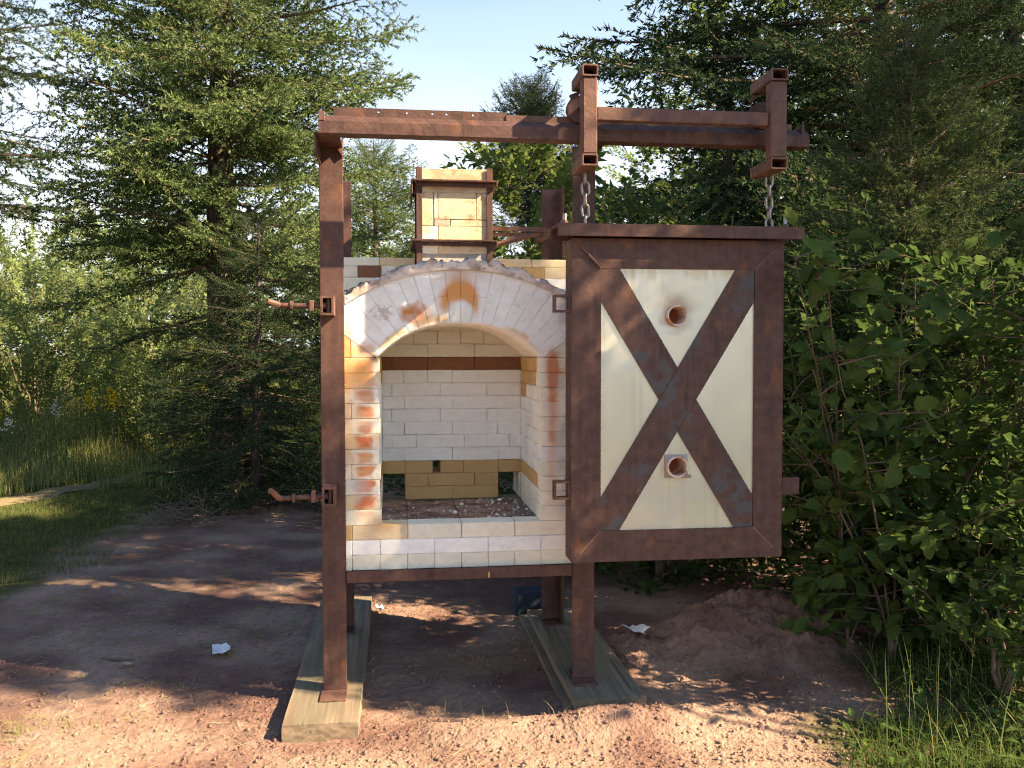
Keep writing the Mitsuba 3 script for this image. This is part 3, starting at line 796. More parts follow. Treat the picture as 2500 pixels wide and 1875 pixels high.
# spy holes: upper plain tube, lower with a square plate
for i, (x, z, rad) in enumerate(ph):
    t_ = .0085
    y0 = YF - .012 if i == 0 else YF - .022
    ang = np.linspace(0, 2 * np.pi, 41)[:-1]
    prof_ = [(rad - t_ + .001, -.215), (rad - t_ + .001, y0 + .004), (rad - t_ + .003, y0), (rad, y0), (rad + .0015, y0 + .003), (rad + .0015, YF + .02)]
    vv = np.array([[(x + a * math.cos(q), b, z + a * math.sin(q)) for q in ang] for a, b in prof_])
    n = len(ang); ii, jj = np.meshgrid(np.arange(len(prof_) - 1), np.arange(n), indexing="ij")
    qd = np.stack([ii * n + jj, ii * n + (jj + 1) % n, (ii + 1) * n + (jj + 1) % n, (ii + 1) * n + jj], -1).reshape(-1, 4)
    k = obj("spy_hole", trimesh.Trimesh(vv.reshape(-1, 3), np.vstack([qd[:, [0, 1, 2]], qd[:, [0, 2, 3]]]), process=False), "ceramic", door, smooth=40,
            label="upper spy hole with a dark scorch mark above it" if i == 0 else "lower spy hole tube on a small square plate")
    obj("plug", box(x - rad, x + rad, -.24, -.215, z - rad, z + rad, .004), "ceramic_burnt", k)
    if i:
        pl = sg.box(x - .047, z - .047, x + .048, z + .048).difference(sg.Point(x, z).buffer(rad + .0005, quad_segs=12))
        obj("plate", extr(pl, YF + .002, YF + .0085), "bolt_steel", k)
        obj("tab", box(x + .022, x + .057, YF - .018, YF + .0, z - .046, z - .033, .002), "chain_steel", k)
# top channel that the chains hold
obj("top_channel", cat_([box(.698, 1.708, -.38, -.374, 2.006, 2.056, .002), box(.698, 1.708, -.3735, -.225, 2.050, 2.0565, .002), box(.698, 1.708, -.2245, -.218, 2.006, 2.056, .002)]), "rust", door)
for x, z in ((.738, 2.057), (1.656, 2.057)):
    k = obj("pivot_bolt", tube([(x, -.30, z), (x, -.30, z + .019)], .0165, 6), "bright_rust", door)
    obj("stud", tube([(x + .002, -.30, z + .019), (x + .002, -.30, z + .047)], .0085, 8), "bolt_steel", k, smooth=40)
for z0, z1 in ((1.712, 1.782), (.966, 1.041)):
    obj("keeper_loop", frame_loop(.693, .7605, z0, z1, -.325, -.285, .009), "rust", door)
obj("hook", cat_([box(1.6425, 1.717, -.33, -.322, .967, 1.039, .002), box(1.708, 1.717, -.3215, -.27, .967, 1.039, .002)]), "rust", door, label="short rusty hook plate on the right edge of the door")
obj("weld_rod", tube([(.797, YF - .006, 1.975), (.84, YF - .007, 1.928), (.879, YF - .005, 1.886)], [.0042, .0055, .004], 7), "bright_rust", door, smooth=40, label="rod welded across the top left corner")

# ------------------------------------------------------------------ trolley that carries the door, and its chains
tr = thing("door_trolley", "rusty trolley of two C-shaped tube hangers joined by a bar, riding on the overhead rail", "trolley")
for x0, x1, zt, zl in ((.785, .847, 2.655, 2.270), (1.541, 1.611, 2.667, 2.275)):
    tt = zt - .045
    hk = obj("hanger", box(x0 + .0015, x1 - .0015, -.419, -.362, zl + .0455, tt - .0005, .006), "bright_rust", tr)
    obj("upper_tube", rect_tube(x0, x1, tt, zt, -.425, -.21), "bright_rust", hk)
    obj("lower_tube", rect_tube(x0, x1, zl, zl + .045, -.425, -.215), "bright_rust", hk)
    obj("ear", cat_([extr(sg.Polygon([(x0 - .012, tt - .02), (x0 + .03, tt - .002), (x0 + .03, tt - .012), (x0 - .004, tt - .035)]), -.235, -.215)]), "rust", hk)
    cxw = (x0 + x1) / 2 - .008
    wh = trimesh.creation.revolve([(.012, -.016), (.048, -.016), (.056, -.013), (.047, 0), (.056, .013), (.048, .016), (.012, .016)], sections=32)
    wv = np.array(wh.vertices)
    wk = obj("wheel", trimesh.Trimesh(np.stack([cxw + wv[:, 0], -.268 + wv[:, 2], 2.521 + wv[:, 1]], 1), wh.faces, process=False), "rust", tr, smooth=35)
    obj("axle", tube([(cxw, -.362, 2.521), (cxw, -.235, 2.521)], .011, 10), "rust", wk, smooth=40)
obj("tie_bar", box(.8475, 1.5405, -.405, -.372, 2.448, 2.500, .003), "bright_rust", tr)


def link(w, l, wire):
    a = np.linspace(0, 2 * np.pi, 25)[:-1]
    rw = w / 2 - wire; hl = l / 2 - w / 2
    pts = np.stack([rw * np.cos(a), 0 * a, rw * np.sin(a) + np.where(np.sin(a) >= 0, hl, -hl)], 1)
    n, s = len(pts), 8
    t = np.roll(pts, -1, 0) - np.roll(pts, 1, 0); t /= np.linalg.norm(t, axis=1, keepdims=True)
    b = np.array([0, 1.0, 0]); nn = np.cross(t, b)
    q = np.arange(s) * 2 * np.pi / s
    v = pts[:, None] + wire * (np.cos(q)[None, :, None] * nn[:, None] + np.sin(q)[None, :, None] * b)
    i, j = np.meshgrid(np.arange(n), np.arange(s), indexing="ij")
    f = np.stack([i * s + j, i * s + (j + 1) % s, (i + 1) % n * s + (j + 1) % s, (i + 1) % n * s + j], -1).reshape(-1, 4)
    return trimesh.Trimesh(v.reshape(-1, 3), np.vstack([f[:, [0, 1, 2]], f[:, [0, 2, 3]]])[:, ::-1], process=False)


LK = mikit.ply(link(.041, .064, .0056), "chain_steel", smooth=True)
for x, z0, z1, lab, ph_ in ((.830, 2.057, 2.272, "short steel chain holding the door's left end under the left hanger", 0), (1.602, 2.057, 2.277, "short steel chain holding the door's right end under the right hanger", 1)):
    c = thing("chain", lab, "chain", "chains that carry the kiln door")
    n = 5
    for i in range(n):
        z = z0 + .018 + (z1 - z0 - .036) * i / (n - 1)
        rot = 8 if (i + ph_) % 2 else 82
        obj("link", LK, None, c, M=(T().translate([x + .002 * math.sin(i * 3), -.27, z]).rotate([0, 0, 1], rot + rng.uniform(-9, 9)).rotate([0, 1, 0], rng.uniform(-4, 4))).matrix)

# ------------------------------------------------------------------ planks under the feet and litter
def plank(lab, x0, x1, y0, y1, z0, z1, skew=0.0, M=None):
    k = thing("wooden_plank", lab, "plank")
    ny, nx = 40, 8
    m = trimesh.creation.box((1, 1, 1)); m = m.subdivide().subdivide().subdivide().subdivide()
    v = np.array(m.vertices)
    pos = np.stack([x0 + (v[:, 0] + .5) * (x1 - x0), y0 + (v[:, 1] + .5) * (y1 - y0), z0 + (v[:, 2] + .5) * (z1 - z0)], 1)
    pos += (meshkit.fbm(pos * np.array([40, 6, 40]), 3)[:, None] - .5) * .006 * np.sign(v) * (np.abs(v) > .49)
    pos[:, 0] += skew * (pos[:, 1] - y0)
    scene[k] = mikit.ply(trimesh.Trimesh(pos, m.faces, process=False), "plank_wood", smooth=25)
    return k


plank("thick weathered plank under the left pair of posts, its sunlit end towards the viewer", -.372, -.081, -.335, 1.47, .03, BT)
plank("weathered plank on top under the right pair of posts", .797, 1.10, -.235, 1.08, .075, BT, skew=-.008)
plank("dark plank underneath, jutting out left below the right top plank", .770, 1.03, -.25, 1.16, .01, .070, skew=-.012)


def sheet(lab, x, y, w, d, rot, lift, mat="paper", name="paper_scrap", cat="paper"):
    k = thing(name, lab, cat)
    n = 9
    a = np.linspace(-.5, .5, n)
    X, Y = np.meshgrid(a, a, indexing="ij")
    nz = meshkit.noise(np.stack([X * 3 + x * 7, Y * 3, X * 0], -1))
    X2 = X * w * (1 - .35 * (Y > .2) * (X > .0)); Y2 = Y * d * (.85 + .3 * nz)
    c, s = math.cos(rot), math.sin(rot)
    gx, gy = x + c * X2 - s * Y2, y + s * X2 + c * Y2
    Z = top_h(gx, gy).mean() + .010 + lift * (nz + .8 * np.abs(X))
    v = np.stack([gx, gy, Z], -1).reshape(-1, 3)
    i, j = np.meshgrid(np.arange(n - 1), np.arange(n - 1), indexing="ij")
    b = i * n + j
    qq = np.stack([b, b + n, b + n + 1, b + 1], -1).reshape(-1, 4)
    scene[k] = mikit.ply((v, qq), mat, smooth=True)


sheet("crumpled white paper scrap on the soil left of the left plank", -.80, .72, .085, .14, .2, .03)
sheet("torn white paper scrap in the shade right of the right plank", 1.295, .66, .105, .12, .5, .03)
sheet("tiny bluish paper scrap by the far end of the left plank", -.035, 1.36, .045, .06, .1, .03)
sheet("pale dry bark chip on the soil far left", -1.21, .60, .05, .035, .1, .01, "straw", "bark_chip", "bark chip")
k = thing("blue_block", "dark blue block on the ground behind the right planks", "block")
scene[k] = mikit.ply(box(.74, .99, 1.19, 1.36, .03, .175, .012, .006), "blue_tarp")
tw = thing("dead_twig", "crooked dry twig lying on the soil at left", "twig")
scene[tw] = mikit.ply(tube([(-1.36, .70, .07), (-1.30, .69, .064), (-1.24, .665, .066), (-1.19, .66, .070)], [.004, .006, .007, .003], 6), "twig_bark", smooth=True)
# ------------------------------------------------------------------ foliage: shared boughs and leafy twigs
def rot_to(d):
    """A rotation whose x axis is d."""
    d = d / np.linalg.norm(d)
    z = np.array([0, 0, 1.0]); y = np.cross(z, d)
    if np.linalg.norm(y) < 1e-3:
        y = np.array([0, 1.0, 0])
    y /= np.linalg.norm(y)
    return np.stack([d, y, np.cross(d, y)], 1)


def bough(L, seed, dens, nlen, nwid, lat_step, ter_step, bare=.12, fan=.42, hang=.0, light=False):
    """One spruce branch along +x: wood and needles. Needles are single thin faces set all round every twig."""
    r = np.random.default_rng(seed)
    segs, wood = [], []

    def axis(p0, d, l, n, droop, up):
        t = np.linspace(0, 1, n)
        p = p0 + d[None] * (t * l)[:, None]
        p[:, 2] += l * (droop * t ** 1.5 + up * t ** 3)
        p += np.cumsum(r.normal(0, .010 * l / n ** .5, (n, 3)), 0)
        return p

    main = axis(np.zeros(3), np.array([1.0, 0, 0]), L, 14, -.16 - hang, .15)
    wood.append(tube(main, np.linspace(.009 * L + .003, .0025, 14), 5, caps=False))
    pts = [(main, .5)]
    s = bare * L
    k = 0
    while s < L * .985:
        t = s / L
        i = min(int(t * 13), 12); p0 = main[i] + (main[i + 1] - main[i]) * (t * 13 - i)
        ang = math.radians(r.uniform(42, 66)) * (1 if k % 2 else -1)
        ll = fan * L * (1 - t) ** .72 * min(1, .45 + t * 3) * r.uniform(.65, 1.12) + .05
        d = np.array([math.cos(ang), math.sin(ang), r.uniform(-.50, .38) - hang]); d /= np.linalg.norm(d)
        lat = axis(p0, d, ll, 7, -.10 - hang, .10)
        if not light:
            wood.append(tube(lat[::2], np.linspace(.006 * ll + .002, .0016, 4), 3, caps=False))
        pts.append((lat, .25 + .75 * t))
        q = ll * .16; j = 0
        while q < ll * .97:
            u = q / ll; i2 = min(int(u * 6), 5); b0 = lat[i2] + (lat[i2 + 1] - lat[i2]) * (u * 6 - i2)
            base = math.atan2(d[1], d[0]); a2 = base + math.radians(r.uniform(35, 60)) * (1 if j % 2 else -1)
            tl = (.11 + .20 * ll * (1 - u)) * r.uniform(.6, 1.15)
            d2 = np.array([math.cos(a2), math.sin(a2), r.uniform(-.45, .22) - hang * 1.5]); d2 /= np.linalg.norm(d2)
            ter = axis(b0, d2, tl, 4, -.08, .06)
            pts.append((ter, .3 + .7 * max(t, u)))
            q += ter_step * r.uniform(.7, 1.3); j += 1
        s += lat_step * r.uniform(.75, 1.25); k += 1
    V, UV = [], []
    for p, tip in pts:
        l = np.linalg.norm(np.diff(p, axis=0), axis=1); tot = l.sum(); c = np.r_[0, np.cumsum(l)]
        n = max(int(tot * dens), 3)
        x = np.sort(r.uniform(0, tot, n))
        x = x[x > (.25 * tot if p is main else 0)]
        n = len(x)
        if n == 0:
            continue
        b = np.stack([np.interp(x, c, p[:, a]) for a in range(3)], 1)
        i = np.clip(np.searchsorted(c, x) - 1, 0, len(l) - 1)
        t = (p[1:] - p[:-1])[i] / l[i][:, None]
        rad = r.normal(0, 1, (n, 3)); rad[:, 2] += .35; rad -= (rad * t).sum(1, keepdims=True) * t; rad /= np.linalg.norm(rad, axis=1, keepdims=True) + 1e-9
        d = t * .72 + rad * r.uniform(.55, .95, (n, 1)); d /= np.linalg.norm(d, axis=1, keepdims=True)
        side = np.cross(d, r.normal(0, 1, (n, 3))); side /= np.linalg.norm(side, axis=1, keepdims=True) + 1e-9
        ln = nlen * r.uniform(.7, 1.2, (n, 1)); w = nwid * r.uniform(.7, 1.3, (n, 1))
        V.append(np.stack([b - side * w, b + side * w, b + d * ln], 1))
        near_tip = np.clip(x / tot, 0, 1) * tip
        UV.append(np.repeat(near_tip, 3))
    V = np.vstack(V).reshape(-1, 3)
    UV = np.concatenate(UV)
    return cat_(wood), trimesh.Trimesh(V, np.arange(len(V)).reshape(-1, 3), process=False), np.stack([UV, UV * 0 + .5], 1)


def bough_group(key, mat, *a, **k):
    w, nd, uv = bough(*a, **k)
    scene[key] = {"type": "shapegroup", "wood": mikit.ply(w, "twig_bark"), "needles": mikit.ply(nd, mat, uv=uv)}
    return key


for s in range(3):
    bough_group(f"big_bough_{s}", "needle_main", 2.2, 20 + s, 92, .048, .0086, .072, .075, fan=.48)
    bough_group(f"dark_bough_{s}", "needle_dark", 2.2, 30 + s, 82, .046, .0074, .072, .075, fan=.48, hang=.05)
for s in range(2):
    bough_group(f"far_bough_{s}", "needle_main", 2.2, 35 + s, 42, .075, .0125, .10, .11, fan=.5)
    bough_group(f"far_dark_bough_{s}", "needle_dark", 2.2, 37 + s, 42, .075, .0125, .10, .11, fan=.5)
for s in range(2):
    bough_group(f"mid_bough_{s}", "needle_dark", 1.1, 40 + s, 150, .030, .0046, .06, .06, bare=.06, fan=.5)
    bough_group(f"fresh_bough_{s}", "needle_fresh", .9, 50 + s, 270, .034, .0036, .075, .075, bare=.10, fan=.52)
    bough_group(f"near_dark_bough_{s}", "needle_dark", .9, 60 + s, 260, .021, .0015, .08, .075, bare=.1, fan=.5)


def inst(key, group, p, R, s):
    M = np.eye(4); M[:3, :3] = R * s; M[:3, 3] = p
    scene[key] = {"type": "instance", "to_world": T(M), "g": {"type": "ref", "id": group}}


def spruce(lab, x, y, h, rmax, groups, L, z0=.9, z1=None, step=.30, per=5, trunk_r=.16, seed=0, group="spruce trees round the clearing", lean=(0, 0), prof=.85, keep=None, el0=-6, el1=38, name="spruce_tree"):
    r = np.random.default_rng(seed)
    k = thing(name, lab, "tree", group)
    gz = float(ground_h(x, y))
    zs = np.linspace(0, h, 22)
    ax = np.stack([x + lean[0] * (zs / h) ** 1.3 + .03 * np.sin(zs * 1.3 + seed), y + lean[1] * (zs / h) ** 1.3 + .03 * np.cos(zs * 1.7 + seed), gz - .05 + zs], 1)
    rad = trunk_r * (1 - zs / h) ** .8 + .006 + trunk_r * .35 * np.exp(-zs / .25)
    obj("trunk", tube(ax, rad, 12, caps=False), "bark", k, smooth=True)
    z = z0; n = 0
    while z < min(z1 or h, h * .97):
        f = z / h
        c = np.array([np.interp(z, zs, ax[:, a]) for a in range(3)])
        rr = rmax * (1 - f) ** prof * min(1, .75 + .25 * (z - z0) / 1.0)
        a0 = r.uniform(0, 2 * np.pi)
        for j in range(per):
            az = a0 + 2 * np.pi * j / per + r.uniform(-.35, .35)
            el = math.radians(el0 + (el1 - el0) * f ** 1.4 + r.uniform(-17, 15))
            l = rr * r.uniform(.68, 1.12)
            p = c + np.array([0, 0, r.uniform(-.1, .1)])
            d = np.array([math.cos(az) * math.cos(el), math.sin(az) * math.cos(el), math.sin(el)])
            if keep is not None and not keep(p, d, l):
                continue
            R = rot_to(d); a = r.uniform(-.7, .7); ca, sa = math.cos(a), math.sin(a)
            R = R @ np.array([[1, 0, 0], [0, ca, -sa], [0, sa, ca]])
            n += 1
            rel = p + d * l - CAM
            g = groups
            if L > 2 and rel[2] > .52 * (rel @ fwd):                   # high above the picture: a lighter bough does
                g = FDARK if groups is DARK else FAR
            inst(f"{k}__crown__{n:03d}", g[r.integers(len(g))], p, R, max(l / L, .15))
        z += step * r.uniform(.8, 1.2) * (1 - .35 * f)
    # leader shoot
    n += 1
    inst(f"{k}__crown__{n:03d}", groups[0], ax[-3], rot_to(np.array([.05, .03, 1.0])), .35 * min(1, 1.2 / L))
    return k


FAR, FDARK = [f"far_bough_{s}" for s in range(2)], [f"far_dark_bough_{s}" for s in range(2)]
BIG, DARK, MID, FRESH, NDARK = [f"big_bough_{s}" for s in range(3)], [f"dark_bough_{s}" for s in range(3)], [f"mid_bough_{s}" for s in range(2)], [f"fresh_bough_{s}" for s in range(2)], [f"near_dark_bough_{s}" for s in range(2)]


def extra_boughs(k, base, specs, groups, L):
    for i, (z, dx, dy, dz, l) in enumerate(specs):
        d = np.array([dx, dy, dz], float)
        inst(f"{k}__crown__{900 + i}", groups[i % len(groups)], np.array([base[0], base[1], z]), rot_to(d), l / L)


# ---- broad leaves
def leaf_mesh(l, w, curl=.16, fold=.22, teeth=True):
    """An oval leaf along +x, folded along its midrib, its edge toothed; uv: along, across."""
    n = 7
    t = np.linspace(0, 1, n)
    half = w / 2 * np.sin(np.pi * t ** .8) ** .8
    half[0] = half[-1] = 0
    V, UV = [], []
    for i in range(n):
        z = -curl * l * t[i] ** 2
        e = half[i] * (1 + (.12 if i % 2 else -.10) * teeth)
        V += [(t[i] * l, 0, z), (t[i] * l + .05 * l * (i % 2), e, z + fold * e), (t[i] * l + .05 * l * (i % 2), -e, z + fold * e)]
        UV += [(t[i], .5), (t[i], 1), (t[i], 0)]
    F = []
    for i in range(n - 1):
        a, b = 3 * i, 3 * i + 3
        F += [(a, b, b + 1), (a, b + 1, a + 1), (a, a + 2, b + 2), (a, b + 2, b)]
    return np.array(V), np.array(F), np.array(UV)


def simple_leaf(l, w, fold=.25, curl=.2):
    V = np.array([(0, 0, 0), (.4 * l, w / 2, fold * w / 2), (.4 * l, -w / 2, fold * w / 2), (.5 * l, 0, -curl * l * .25), (l, 0, -curl * l)])
    F = np.array([(0, 3, 1), (1, 3, 4), (0, 2, 3), (2, 4, 3)])
    UV = np.array([(0, .5), (.4, 1), (.4, 0), (.5, .5), (1, .5)])
    return V, F, UV


def leafy_twig(seed, L, n, leaf, spread=1.0, stalks=False):
    r = np.random.default_rng(seed)
    main = np.cumsum(np.vstack([[0, 0, 0], np.stack([np.full(8, L / 8), r.normal(0, L * .02, 8), r.normal(.0, L * .02, 8)], 1)]), 0)
    stems = [tube(main, np.linspace(.0035, .0012, 9), 4, caps=False)]
    Vs, Fs, Us, c = [], [], [], 0
    for i in range(n):
        t = .12 + .88 * (i + r.uniform(0, .6)) / n
        b = np.array([np.interp(t, np.linspace(0, 1, 9), main[:, a]) for a in range(3)])
        az = (i * 2.4 + r.uniform(-.5, .5))
        d = np.array([r.uniform(.2, .8), math.cos(az) * spread, .55 * math.sin(az) * spread + .1])
        if i >= n - 2:
            d = np.array([1, r.uniform(-.4, .4), r.uniform(-.2, .4)])
        R = rot_to(d); a = r.uniform(-.7, .7)
        R = R @ np.array([[1, 0, 0], [0, math.cos(a), -math.sin(a)], [0, math.sin(a), math.cos(a)]])
        s = r.uniform(.65, 1.15)
        off = b + d / np.linalg.norm(d) * leaf[3]
        v = (leaf[0] * s) @ R.T + off
        Vs.append(v); Fs.append(leaf[1] + c); Us.append(leaf[2]); c += len(v)
        if stalks:
            stems.append(tube([b, off], [.001, .0008], 3, caps=False))
    return cat_(stems), trimesh.Trimesh(np.vstack(Vs), np.vstack(Fs), process=False), np.vstack(Us)


def twig_group(key, mat, *a):
    w, lf, uv = leafy_twig(*a)
    scene[key] = {"type": "shapegroup", "twigs": mikit.ply(w, "twig_bark"), "leaves": mikit.ply(lf, mat, uv=uv)}
    return key


A_LEAF = (*leaf_mesh(.075, .056), .012)
S_LEAF = (*simple_leaf(.07, .042), .012)
M_LEAF = (*simple_leaf(.065, .018), .006)
for s in range(3):
    twig_group(f"light_twig_{s}", "leaf_light", 70 + s, .42, 18, (*simple_leaf(.075, .052), .014))
    twig_group(f"shade_twig_{s}", "leaf_shade", 80 + s, .42, 17, S_LEAF)
    twig_group(f"meadow_twig_{s}", "leaf_meadow", 90 + s, .60, 46, (*simple_leaf(.085, .030), .006), .8)
    twig_group(f"alder_twig_{s}", "leaf_alder", 100 + s, .40, 13, A_LEAF, 1.0, True)
LIGHT, SHADE, MEADOW, ALDER = [[f"{q}_twig_{s}" for s in range(3)] for q in ("light", "shade", "meadow", "alder")]


def bush(lab, x, y, h, r_, n, groups, seed, stems=6, zlo=.15, size=(.8, 1.3), name="bush", group=None, shape=.6, cat="bush", upright=.35, flat=1.0):
    """Stems fan out from the foot; leafy twigs stand on their upper parts, filling the crown's outer shell more than its heart."""
    r = np.random.default_rng(seed)
    k = thing(name, lab, cat, group)
    gz = float(ground_h(x, y))
    st, anchors = [], []
    for i in range(stems):
        az = 2 * np.pi * i / stems + r.uniform(-.5, .5); sp = r.uniform(.25, .95) * r_
        t = np.linspace(0, 1, 9)
        hh = h * r.uniform(.72, .98)
        p = np.stack([x + np.cos(az) * sp * t ** 1.3 + .04 * r.normal(0, 1, 9) * t, y + flat * np.sin(az) * sp * t ** 1.3 + .04 * r.normal(0, 1, 9) * t, gz + hh * t - .02], 1)
        st.append(tube(p, np.linspace(.007 + .005 * h, .003, 9), 6, caps=False))
        anchors.append(p)
    obj("stems", cat_(st), "twig_bark", k, smooth=True)
    for i in range(n):
        u = r.uniform(0, 1); az = r.uniform(0, 2 * np.pi)
        z = zlo + (h - zlo) * r.uniform(0, 1)
        f = (z - zlo) / (h - zlo)
        env = r_ * (math.sin(math.pi * min(1, .12 + .80 * f ** .9)) ** shape)
        rr = env * math.sqrt(r.uniform(.18, 1))
        p = np.array([x + rr * math.cos(az), y + flat * rr * math.sin(az), gz + z])
        d = np.array([math.cos(az + r.normal(0, .6)), math.sin(az + r.normal(0, .6)), upright + r.uniform(-.5, .7)])
        inst(f"{k}__foliage__{i + 1:03d}", groups[r.integers(len(groups))], p - d / np.linalg.norm(d) * .2, rot_to(d), r.uniform(*size))
    return k


# ---- the trees
main_tree = spruce("tall spruce with a thick dark trunk behind the left post, boughs reaching over the rail", -1.86, 6.5, 13.0, 3.15, BIG, 2.2, z0=2.6, z1=9.5, step=.28, per=7, trunk_r=.175, seed=1)
# its low dead-ended limbs, their shade put into darker needles
r = np.random.default_rng(12)
for i in range(26):
    z = r.uniform(.35, 2.3); az = r.uniform(-2.6, .6) if i < 20 else r.uniform(0, 6.28); l = r.uniform(.7, 1.7)
    d = np.array([math.cos(az), math.sin(az), r.uniform(-.35, .02)])
    inst(f"{main_tree}__low_boughs__{i + 1:03d}", DARK[i % 3], np.array([-1.86, 6.5, z]), rot_to(d), l / 2.2)
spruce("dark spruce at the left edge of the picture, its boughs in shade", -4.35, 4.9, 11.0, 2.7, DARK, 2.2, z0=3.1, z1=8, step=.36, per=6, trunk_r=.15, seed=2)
spruce("sunlit spruce far back between the tall left spruce and the chimney", -.3, 10.8, 5.0, 2.6, FAR, 2.2, z0=.6, step=.26, per=7, trunk_r=.07, seed=3, prof=.55)
spruce("bushy sunlit spruce straight behind the chimney, mostly hidden", 1.0, 12.6, 4.5, 2.3, FAR, 2.2, z0=.6, step=.28, per=7, trunk_r=.07, seed=4, prof=.55)
spruce("sunlit spruce far back at left beyond the tall trunk", -3.6, 15.5, 6.0, 1.9, FAR, 2.2, z0=.4, step=.34, per=6, trunk_r=.1, seed=5)
spruce("far spruce at the left edge behind the meadow shrubs", -9.3, 17.0, 7.0, 2.0, FAR, 2.2, z0=.4, step=.36, per=6, trunk_r=.1, seed=6)
spruce("young dark spruce with upright tips above the rail, left of the left hanger", 1.60, 6.3, 4.6, 1.55, MID, 1.1, z0=2.9, step=.15, per=7, trunk_r=.04, seed=7, el0=10, el1=58, prof=.42)
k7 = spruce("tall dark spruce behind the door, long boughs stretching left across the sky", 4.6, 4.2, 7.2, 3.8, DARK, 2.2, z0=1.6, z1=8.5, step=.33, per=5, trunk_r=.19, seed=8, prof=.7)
extra_boughs(k7, (4.6, 4.2), [(4.35, -1, .05, .05, 3.2), (4.7, -1, .3, .06, 3.0), (4.1, -1, -.22, .04, 3.0), (4.95, -1, -.1, .02, 2.8), (4.5, -1, .55, .08, 2.8), (5.2, -1, .15, .05, 2.7), (3.9, -1, .25, .02, 2.9), (3.2, -1, .45, .02, 2.9), (2.95, -1, .6, .0, 2.6), (3.45, -1, .75, .03, 2.9), (2.7, -1, .5, .02, 2.4), (3.0, -1, .9, 0, 2.6)], DARK, 2.2)
spruce("young dark spruce in front of the tall trunk, its top level with the upper latch", -1.3, 5.2, 2.9, 1.45, DARK, 2.2, z0=.12, step=.19, per=6, trunk_r=.045, seed=17, prof=.6, el0=-10)
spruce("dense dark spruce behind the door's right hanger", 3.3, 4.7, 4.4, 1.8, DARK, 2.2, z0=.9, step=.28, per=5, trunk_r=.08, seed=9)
spruce("tall spruce in the top right corner behind the alder", 6.6, 5.0, 8.2, 3.0, BIG, 2.2, z0=1.2, z1=8, step=.36, per=6, trunk_r=.17, seed=10)
spruce("young spruce at the right edge with pale fresh bottle-brush tips", 3.0, 1.1, 3.5, 1.35, FRESH, .9, z0=1.4, step=.17, per=7, trunk_r=.05, seed=11, el0=2, el1=48, prof=.6)
spruce("far spruce behind the right hanger, nearly hidden", 5.5, 11.0, 7.5, 2.2, FAR, 2.2, z0=.4, step=.36, per=6, trunk_r=.11, seed=13)
# tree out of view at right, placed and shaped to shade the door
bush("leafy tree out of view to the right of the viewer, placed to shade the door", 4.05, -1.52, 4.1, .36, 560, LIGHT, 24, stems=5, zlo=2.5, size=(.6, .95), name="leafy_tree", cat="tree", shape=.8)

bush("bright backlit leafy alder between the chimney and the right post", 1.12, 3.35, 3.2, .78, 430, LIGHT, 21, stems=5, zlo=.6, size=(.8, 1.25), group="leafy bushes round the clearing")
bush("leafy bush behind the door's top edge, half hidden", 2.35, 4.3, 3.0, .9, 220, LIGHT, 22, stems=5, zlo=.6, group="leafy bushes round the clearing")
bush("sunlit leafy tree behind the right hanger at the top right", 4.9, 7.6, 6.3, 1.7, 420, LIGHT, 23, stems=5, zlo=2.5, size=(1.1, 1.7), name="leafy_tree", cat="tree")
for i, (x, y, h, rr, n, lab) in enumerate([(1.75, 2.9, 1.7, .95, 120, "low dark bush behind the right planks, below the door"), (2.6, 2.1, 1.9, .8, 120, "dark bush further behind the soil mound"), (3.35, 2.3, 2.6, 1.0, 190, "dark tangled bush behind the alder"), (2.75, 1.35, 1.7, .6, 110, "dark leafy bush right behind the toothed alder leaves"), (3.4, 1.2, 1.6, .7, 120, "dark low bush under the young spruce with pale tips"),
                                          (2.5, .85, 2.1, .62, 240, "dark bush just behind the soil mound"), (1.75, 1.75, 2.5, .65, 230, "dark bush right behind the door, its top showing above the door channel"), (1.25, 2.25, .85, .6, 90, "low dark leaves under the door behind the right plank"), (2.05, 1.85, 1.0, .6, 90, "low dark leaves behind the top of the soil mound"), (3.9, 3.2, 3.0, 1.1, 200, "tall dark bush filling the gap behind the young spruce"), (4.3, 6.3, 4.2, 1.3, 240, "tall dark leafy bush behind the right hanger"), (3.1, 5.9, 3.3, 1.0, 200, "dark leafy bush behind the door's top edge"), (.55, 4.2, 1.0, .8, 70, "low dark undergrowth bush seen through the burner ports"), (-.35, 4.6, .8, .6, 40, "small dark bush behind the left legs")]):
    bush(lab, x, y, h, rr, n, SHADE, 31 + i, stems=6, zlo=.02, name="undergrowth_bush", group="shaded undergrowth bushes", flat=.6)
for i, (x, y, h, rr, n, lab) in enumerate([(-5.6, 11.0, 2.6, 1.5, 323, "pale sunlit meadow shrub at the far left"), (-3.9, 12.5, 2.9, 1.5, 323, "tall sunlit meadow shrub left of the big trunk"), (-7.6, 13.0, 3.4, 1.8, 323, "broad meadow shrub behind the left spruce boughs"),
                                          (-3.1, 9.6, 1.9, .9, 228, "grey twiggy willow shrub beside the path"), (-6.9, 9.0, 1.5, .9, 190, "low shrub at the left edge of the meadow"), (-1.3, 15.5, 3.2, 1.7, 285, "pale shrub seen behind the tall spruce's trunk"),
                                          (-5.8, 17.5, 4.6, 2.2, 361, "high pale shrub at the back of the meadow"), (1.9, 16.5, 3.4, 2.0, 285, "pale shrub far behind the kiln chimney"), (-12, 19, 5.2, 3.0, 361, "high shrub at the far left of the meadow"), (-9.5, 14.5, 3.4, 1.8, 285, "shrub at the far left edge beyond the path")]):
    bush(lab, x, y, h, rr, n, MEADOW, 41 + i, stems=8, zlo=.05, size=(.9, 1.7), name="meadow_shrub", group="sunlit shrubs in the meadow", shape=.45, cat="shrub", upright=.8)

